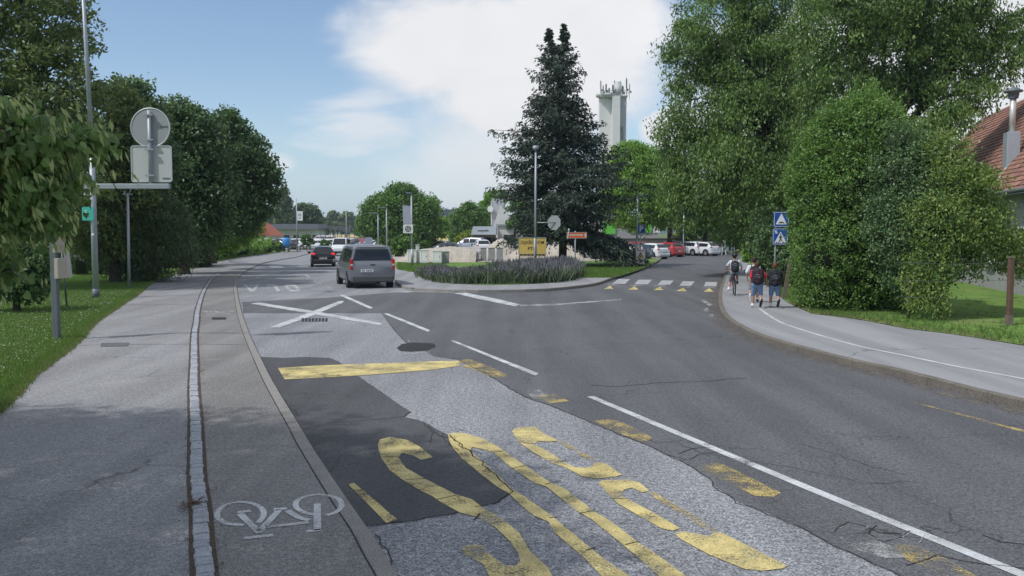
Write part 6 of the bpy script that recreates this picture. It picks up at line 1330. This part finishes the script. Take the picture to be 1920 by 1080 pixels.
# small sign panels in the far car park
t = thing('information_board', 'grey and red boards above the grey van roof', 'sign', base(690, 100, 0)); mb = MB(); mb.box((.1, 0, 1.55), (.85, .06, .8)); mb.build('panel', mat('grey blue panel', (.25, .28, .36), .6), t)
mb = MB(); mb.cyl((-.65, 0, 1.6), (-.65, .05, 1.6), .33, .33, 18); mb.build('round_panel', mat('faded red panel', (.42, .18, .2), .6), t); mb = MB(); [mb.cyl((x, .05, 0), (x, .05, 1.9), .04, .04, 6) for x in (-.65, .45)]; mb.build('posts', M['steel'], t)

# ------------------------------------------------------------------ people
SKIN = mat('skin', (.42, .24, .17), .6, var=.06); SKIN.node_tree.nodes['Principled BSDF'].inputs['Subsurface Weight'].default_value = .1
def body_mesh(name, caps, m, parent, vox=.011, sm=4):
    mb = MB()
    for c in caps:
        if c[0] == 's': mb.sph(c[1], c[2], 14, 10, c[3] if len(c) > 3 else None)
        else:
            p0, p1, r0, r1 = c; mb.cyl(p0, p1, r0, r1, 12); mb.sph(p0, r0, 12, 8); mb.sph(p1, r1, 12, 8)
    o = mb.build(name + '_tmp', m); rm = o.modifiers.new('r', 'REMESH'); rm.mode = 'VOXEL'; rm.voxel_size = vox
    s = o.modifiers.new('s', 'SMOOTH'); s.iterations = sm; s.factor = .5
    bpy.context.view_layer.update(); me = bpy.data.meshes.new_from_object(o.evaluated_get(bpy.context.evaluated_depsgraph_get())); bpy.data.objects.remove(o)
    me.polygons.foreach_set('use_smooth', [True] * len(me.polygons)); me.materials.clear(); me.materials.append(m); me.name = name
    q = bpy.data.objects.new(name, me); COL.objects.link(q); q.parent = parent; return q
V3 = Vector
def hand(wr, dirv, side, k=1.0):
    d = V3(dirv).normalized(); sd_ = V3((0, 1, 0)) if abs(d.y) < .8 else V3((0, 0, 1)); sd_ = (sd_ - d * sd_.dot(d)).normalized(); nrm_ = d.cross(sd_) * side; w = V3(wr); out = [(w, w + d * .035 * k, .021 * k, .026 * k), (w + d * .035 * k + sd_ * .015 * k, w + d * .075 * k + sd_ * .018 * k, .017 * k, .014 * k), (w + d * .035 * k - sd_ * .015 * k, w + d * .072 * k - sd_ * .018 * k, .017 * k, .014 * k)]
    for i, (o_, L) in enumerate(((.028, .055), (.010, .066), (-.009, .061), (-.027, .046))):
        b = w + d * .075 * k + sd_ * o_ * k; m_ = b + (d * .8 + nrm_ * .35).normalized() * L * .5 * k; e = m_ + (d * .5 + nrm_ * .8).normalized() * L * .5 * k; out += [(b, m_, .0085 * k, .008 * k), (m_, e, .008 * k, .0065 * k)]
    b = w + d * .03 * k + sd_ * .028 * k; m_ = b + (d * .6 + sd_ * .8).normalized() * .032 * k; out += [(b, m_, .011 * k, .0095 * k), (m_, m_ + (d * .9 + nrm_ * .4).normalized() * .028 * k, .0095 * k, .0075 * k)]
    return out
def person(label, loc, rz, P_, shirt, shorts, hair, shoes=('white_p', 'black'), pack=None, packm='black', helmet=False, short_leg=True, sleeve=.45, group='children on the right pavement', hs=1.0):
    """P_: joints in metres, facing +y; keys hip,waist,chest,neck,head, and per side sh,el,wr,hp,kn,an,toe"""
    t = thing('person', label, 'person', loc, rz, group); J = {k: V3(v) for k, v in P_.items()}; caps = []
    caps += [(J['hipL'], J['hipR'], .085, .085), (J['hip'], J['waist'], .10, .095), (J['waist'] + V3((-.035, 0, 0)), J['chest'] + V3((-.05, 0, 0)), .085, .095), (J['waist'] + V3((.035, 0, 0)), J['chest'] + V3((.05, 0, 0)), .085, .095), (J['shL'], J['shR'], .052, .052), (J['chest'], J['neck'], .06, .042), (J['neck'], J['head'] + V3((0, 0, -.04)), .043, .045)]
    h = J['head']; caps += [('s', h, (.074, .092, .098)), ('s', h + V3((0, .03, -.05)), (.052, .058, .062)), ('s', h + V3((0, .098, -.015)), (.012, .018, .02)), ('s', h + V3((-.076, 0, -.015)), (.012, .022, .03)), ('s', h + V3((.076, 0, -.015)), (.012, .022, .03))]
    for s, sg in (('L', -1), ('R', 1)):
        caps += [(J['sh' + s], J['el' + s], .042, .034), (J['el' + s], J['wr' + s], .033, .022), (J['hip' + s], J['kn' + s], .078, .054), (J['kn' + s], J['kn' + s].lerp(J['an' + s], .35), .05, .052), (J['kn' + s].lerp(J['an' + s], .35), J['an' + s], .052, .032), (J['an' + s], J['toe' + s], .034, .028)]
        caps += hand(J['wr' + s], J['wr' + s] - J['el' + s], sg)
    body = body_mesh('body', caps, SKIN, t)
    sc = [(J['waist'] + V3((-.045, 0, -.06)), J['chest'] + V3((-.055, 0, 0)), .10, .108), (J['waist'] + V3((.045, 0, -.06)), J['chest'] + V3((.055, 0, 0)), .10, .108), (J['shL'], J['shR'], .064, .064), (J['chest'], J['neck'] + V3((0, 0, -.05)), .08, .06)]
    for s in 'LR': sc.append((J['sh' + s], J['sh' + s].lerp(J['el' + s], sleeve + .35), .062, .06))
    body_mesh('shirt', sc, shirt, t, .012)
    pc = [(J['hipL'], J['hipR'], .104, .104), (J['hip'], J['waist'] + V3((0, 0, -.02)), .115, .108)]
    for s in 'LR':
        pc.append((J['hip' + s], J['kn' + s].lerp(J['hip' + s], .12 if short_leg else 0), .092, .076))
        if not short_leg: pc.append((J['kn' + s], J['an' + s] + V3((0, 0, .04)), .07, .055))
    body_mesh('shorts', pc, shorts, t, .012)
    for s, sh in (('L', shoes[0]), ('R', shoes[1])):
        a, b = J['an' + s], J['toe' + s]; d = (b - a); body_mesh('shoe', [(a + V3((0, 0, .0)), b, .046, .040), (a - d * .25, b, .040, .036), (b, b + d * .18, .038, .032)], M[sh], t, .01, 2)
        body_mesh('sock', [(a + (J['kn' + s] - a) * .07, a + (J['kn' + s] - a) * .2, .043, .042)], M['white_p'], t, .01, 1)
    if helmet:
        hm = MB(); hm.sph(h + V3((0, -.005, .045)), (.105, .125, .095), 16, 10); ho_ = hm.build('helmet', mat('black helmet', (.012, .012, .014), .25), t)
        q = MB(); q.sph(h + V3((.0, -.128, .06)), (.02, .008, .02), 8, 6); q.box(h + V3((0, .12, .03)), (.12, .06, .012)); q.build('helmet_visor', M['steel_dark'], ho_)
    body_mesh('hair', [('s', h + V3((0, -.016, .022)), (.084, .092, .094)), ('s', h + V3((0, -.045, -.025)), (.068, .055, .055)), ('s', h + V3((0, .03, .07)), (.06, .06, .04))], hair, t, .01, 2)
    q = MB(); [q.sph(h + V3((x, .082, .0)), .011, 8, 6) for x in (-.028, .028)]; q.build('eyes', M['ink'], t)
    q = MB(); q.sph(h + V3((0, .086, -.055)), (.02, .008, .005), 8, 5); q.build('mouth', mat('lips', (.35, .10, .09), .6), t)
    if pack:
        w, hh, d, cz = pack; c = J['chest'] * .5 + J['waist'] * .5 + V3((0, -.10 - d / 2, cz)); up = (J['neck'] - J['waist']).normalized(); rot = Matrix.Rotation(math.atan2(up.y, up.z) * -1, 3, 'X')
        pk = t2_ = thing('backpack', pack_label[label] if label in pack_label else 'backpack', 'backpack', loc, rz, 'school backpacks'); pm_ = packm if not isinstance(packm, str) else M[packm]
        caps2 = []
        for sx in (-1, 1):
            for sz in (-1, 1):
                caps2.append((c + rot @ V3((sx * (w / 2 - .07), -.0, sz * (hh / 2 - .09))), c + rot @ V3((-sx * (w / 2 - .07), 0, sz * (hh / 2 - .09))), .08, .08))
            caps2.append((c + rot @ V3((sx * (w / 2 - .07), 0, hh / 2 - .09)), c + rot @ V3((sx * (w / 2 - .07), 0, -hh / 2 + .09)), .085, .09))
        caps2 += [(c + rot @ V3((0, 0, hh / 2 - .07)), c + rot @ V3((0, -.02, -hh / 2 + .08)), .10, .115), (c + rot @ V3((-.05, -.05, -.06)), c + rot @ V3((.05, -.05, -.06)), .09, .09)]
        body_mesh('bag', caps2, pm_, pk, .012, 5)
        q = MB()
        for sx in (-1, 1):
            s0 = J['sh' + ('L' if sx < 0 else 'R')]; x = s0.x * .62
            q.tube([V3((x, c.y + .02, s0.z - .02)), V3((x, s0.y - .01, s0.z + .068)), V3((x, s0.y + .075, s0.z + .03)), V3((x * 1.1, s0.y + .125, s0.z - .14)), V3((x * 1.45, s0.y + .05, s0.z - .32)), V3((x * 1.3, c.y + .04, s0.z - .36))], .014, 6)
        q.build('straps', M['black'], pk)
        q = MB(); q.tube([c + rot @ V3((-.09, -.105, .03)), c + rot @ V3((0, -.12, .06)), c + rot @ V3((.09, -.105, .03))], .006, 5); q.box(c + rot @ V3((.02, -.125, -.03)), (.07, .01, .03)); q.build('zip', M['steel'], pk)
        q = MB(); q.tube([c + rot @ V3((-.03, 0, hh / 2 - .0)), c + rot @ V3((0, 0, hh / 2 + .04)), c + rot @ V3((.03, 0, hh / 2 - .0))], .008, 5); q.build('handle', M['black'], pk)
    return t
pack_label = {'child in a red t-shirt and denim shorts walking away': 'big dark backpack with a wine red edge on the child in red', 'child in a dark t-shirt and denim shorts walking away beside the hedge': 'big black backpack on the child beside the hedge',
              'child in a white t-shirt half hidden in front of the child in red': 'dark backpack worn by the child in white', 'child in a white shirt and black helmet riding a bicycle away': 'black backpack on the riding child'}
def walk(h, lead, lx=.0, elL=None, wrL=None, elR=None, wrR=None, st=.17, lift=.16, lean=.02):
    k = h / 1.5; d = {'hip': (0, 0, .77), 'hipL': (-.088, 0, .74), 'hipR': (.088, 0, .74), 'waist': (0, .0, .90), 'chest': (0, lean, 1.10), 'neck': (0, lean * 1.3, 1.235), 'head': (0, lean * 1.6 + .015, 1.375), 'shL': (-.15, lean, 1.165), 'shR': (.15, lean, 1.165)}
    a, b = ('L', 'R') if lead == 'L' else ('R', 'L'); sg = -1 if a == 'L' else 1
    d['kn' + a] = (sg * .11, .14, .41); d['an' + a] = (sg * .125, st, .065); d['toe' + a] = (sg * .145, st + .13, .038)
    d['kn' + b] = (-sg * .11, .02, .40); d['an' + b] = (-sg * .12, -st - .06, .07 + lift); d['toe' + b] = (-sg * .095, -st + .0, .04 + lift * .25)
    d['elL'] = elL or (-.20, -.03 + lean, .94); d['wrL'] = wrL or (-.20, .05, .75); d['elR'] = elR or (.20, .05, .94); d['wrR'] = wrR or (.21, .16, .78)
    return {q: tuple(x * k for x in v) for q, v in d.items()}
denim = mat('light denim', (.16, .25, .40), .9, var=.18, scale=14); red = mat('red t-shirt', (.55, .025, .04), .85, var=.12, scale=10); wht = mat('white t-shirt', (.62, .64, .68), .9, var=.06, scale=10); navy = mat('dark navy t-shirt', (.022, .028, .045), .9, var=.1); grys = mat('grey shorts', (.22, .24, .26), .9, var=.1)
brown = mat('brown hair', (.065, .03, .018), .7, var=.3, scale=30); brown2 = mat('reddish brown hair', (.13, .045, .022), .7, var=.3, scale=30); darkh = mat('dark hair', (.03, .018, .012), .7, var=.3, scale=30)
packb = mat('black backpack cloth', (.014, .016, .022), .8, var=.3, scale=12); packr = mat('dark wine backpack cloth', (.03, .016, .026), .8, var=.6, scale=9)
ga = G(1419, 577, .13); person('child in a red t-shirt and denim shorts walking away', ga, R(-11), walk(1.47, 'L', elR=(.27, -.01, .98), wrR=(.33, .05, .76)), red, denim, brown, ('white_p', 'black'), (.34, .48, .19, .02), packr)
gb_ = G(1452, 577, .13); person('child in a dark t-shirt and denim shorts walking away beside the hedge', gb_, R(-14), walk(1.44, 'L', elL=(-.25, 0, .97), wrL=(-.24, .08, .78)), navy, denim, brown2, ('white_p', 'black'), (.36, .50, .19, .0), packb)
gc_ = G(1413, 567, .13); person('child in a white t-shirt half hidden in front of the child in red', gc_, R(-12), walk(1.56, 'R', elL=(-.24, -.02, .95)), wht, grys, darkh, ('white_p', 'black'), (.27, .38, .14, .0), packb)
# bicycle and rider
gd_ = G(1376.5, 553, .13); bk = thing('bicycle', 'black bicycle ridden by the child in the helmet', 'bicycle', gd_, R(-11))
def wheel(y, r=.30):
    q = MB(); q.lathe([(r - .028, 0), (r - .014, -.022), (r, -.018), (r + .012, 0), (r, .018), (r - .014, .022), (r - .028, 0)], (0, y, r + .012), 'X', 30); w = q.build('wheel', M['tyre'], bk)
    q = MB(); q.lathe([(r - .04, -.012), (r - .025, -.012), (r - .025, .012), (r - .04, .012), (r - .04, -.012)], (0, y, r + .012), 'X', 30); q.cyl((-.03, y, r + .012), (.03, y, r + .012), .022)
    for i in range(16): a = i * 6.283 / 16; q.cyl((.012 * (-1) ** i, y, r + .012), (0, y + math.cos(a) * (r - .035), r + .012 + math.sin(a) * (r - .035)), .0016, .0016, 4, False)
    q.build('rim', M['steel'], w)
wheel(-.46); wheel(.50)
q = MB(); q.tube([(0, -.46, .31), (0, -.06, .30), (0, .36, .70)], .017); q.tube([(0, -.06, .30), (0, -.16, .68)], .017); q.tube([(0, -.15, .62), (0, .34, .76)], .016)
for s in (-.04, .04): q.tube([(s, -.46, .31), (s * .7, -.15, .62)], .009); q.tube([(s * 1.1, .50, .31), (s * 1.1, .40, .62)], .012)
q.tube([(-.045, .40, .62), (.045, .40, .62)], .014); q.tube([(0, .40, .62), (0, .34, .82)], .018); q.build('frame', mat('dark red bicycle frame', (.12, .012, .02), .4), bk)
q = MB(); q.tube([(-.31, .26, .95), (-.12, .33, .94), (0, .35, .90), (.12, .33, .94), (.31, .26, .95)], .013); q.tube([(0, .34, .8), (0, .35, .91)], .015); q.build('handlebar', M['black'], bk)
q = MB(); q.sph((0, -.20, .78), (.075, .13, .03), 12, 6); q.tube([(0, -.16, .66), (0, -.18, .77)], .013); q.build('saddle', M['black'], bk)
q = MB(); q.cyl((-.02, -.06, .30), (.03, -.06, .30), .08, .08, 20); q.tube([(.04, -.06, .30), (.06, .04, .42)], .011); q.tube([(-.04, -.06, .30), (-.06, -.16, .18)], .011); q.box((.11, .05, .42), (.09, .07, .02)); q.box((-.11, -.17, .18), (.09, .07, .02)); q.build('crank', M['steel_dark'], bk)
q = MB(); q.tube([(-.07, .50, .34), (-.07, .30, .8)], .004, 4); q.box((0, -.6, .58), (.05, .02, .04)); q.tube([(0, -.15, .62), (0, -.58, .58)], .01); q.build('mudguard', M['black'], bk)
rd = {'hip': (0, -.19, .88), 'hipL': (-.08, -.18, .86), 'hipR': (.08, -.18, .86), 'waist': (0, -.15, 1.0), 'chest': (0, -.04, 1.19), 'neck': (0, .02, 1.32), 'head': (0, .05, 1.46), 'shL': (-.145, -.01, 1.26), 'shR': (.145, -.01, 1.26),
      'elL': (-.27, .10, 1.10), 'wrL': (-.27, .24, .99), 'elR': (.27, .10, 1.10), 'wrR': (.27, .24, .99), 'knR': (.11, .14, .78), 'anR': (.11, .02, .50), 'toeR': (.115, .12, .455), 'knL': (-.16, .05, .52), 'anL': (-.21, -.10, .22), 'toeL': (-.24, .02, .18)}
person('child in a white shirt and black helmet riding a bicycle away', gd_, R(-11), rd, wht, grys, darkh, ('white_p', 'black'), (.27, .44, .15, .0), packb, helmet=True)

# ------------------------------------------------------------------ the air
hz_ = MB(); hz_.box((0, 1475, 24), (5000, 3110, 52)); ho2 = hz_.build('haze', newmat('haze')[0]); ho2['kind'] = 'stuff'
hm_, ht_, hb_ = newmat('haze air'); ht_.n.remove(hb_); pv = ht_.node('ShaderNodeVolumePrincipled'); pv.inputs['Color'].default_value = (.72, .86, 1.0, 1); pv.inputs['Density'].default_value = .00028; pv.inputs['Anisotropy'].default_value = .2
ht_.l.new(pv.outputs[0], ht_.n['Material Output'].inputs['Volume']); ho2.data.materials.clear(); ho2.data.materials.append(hm_)
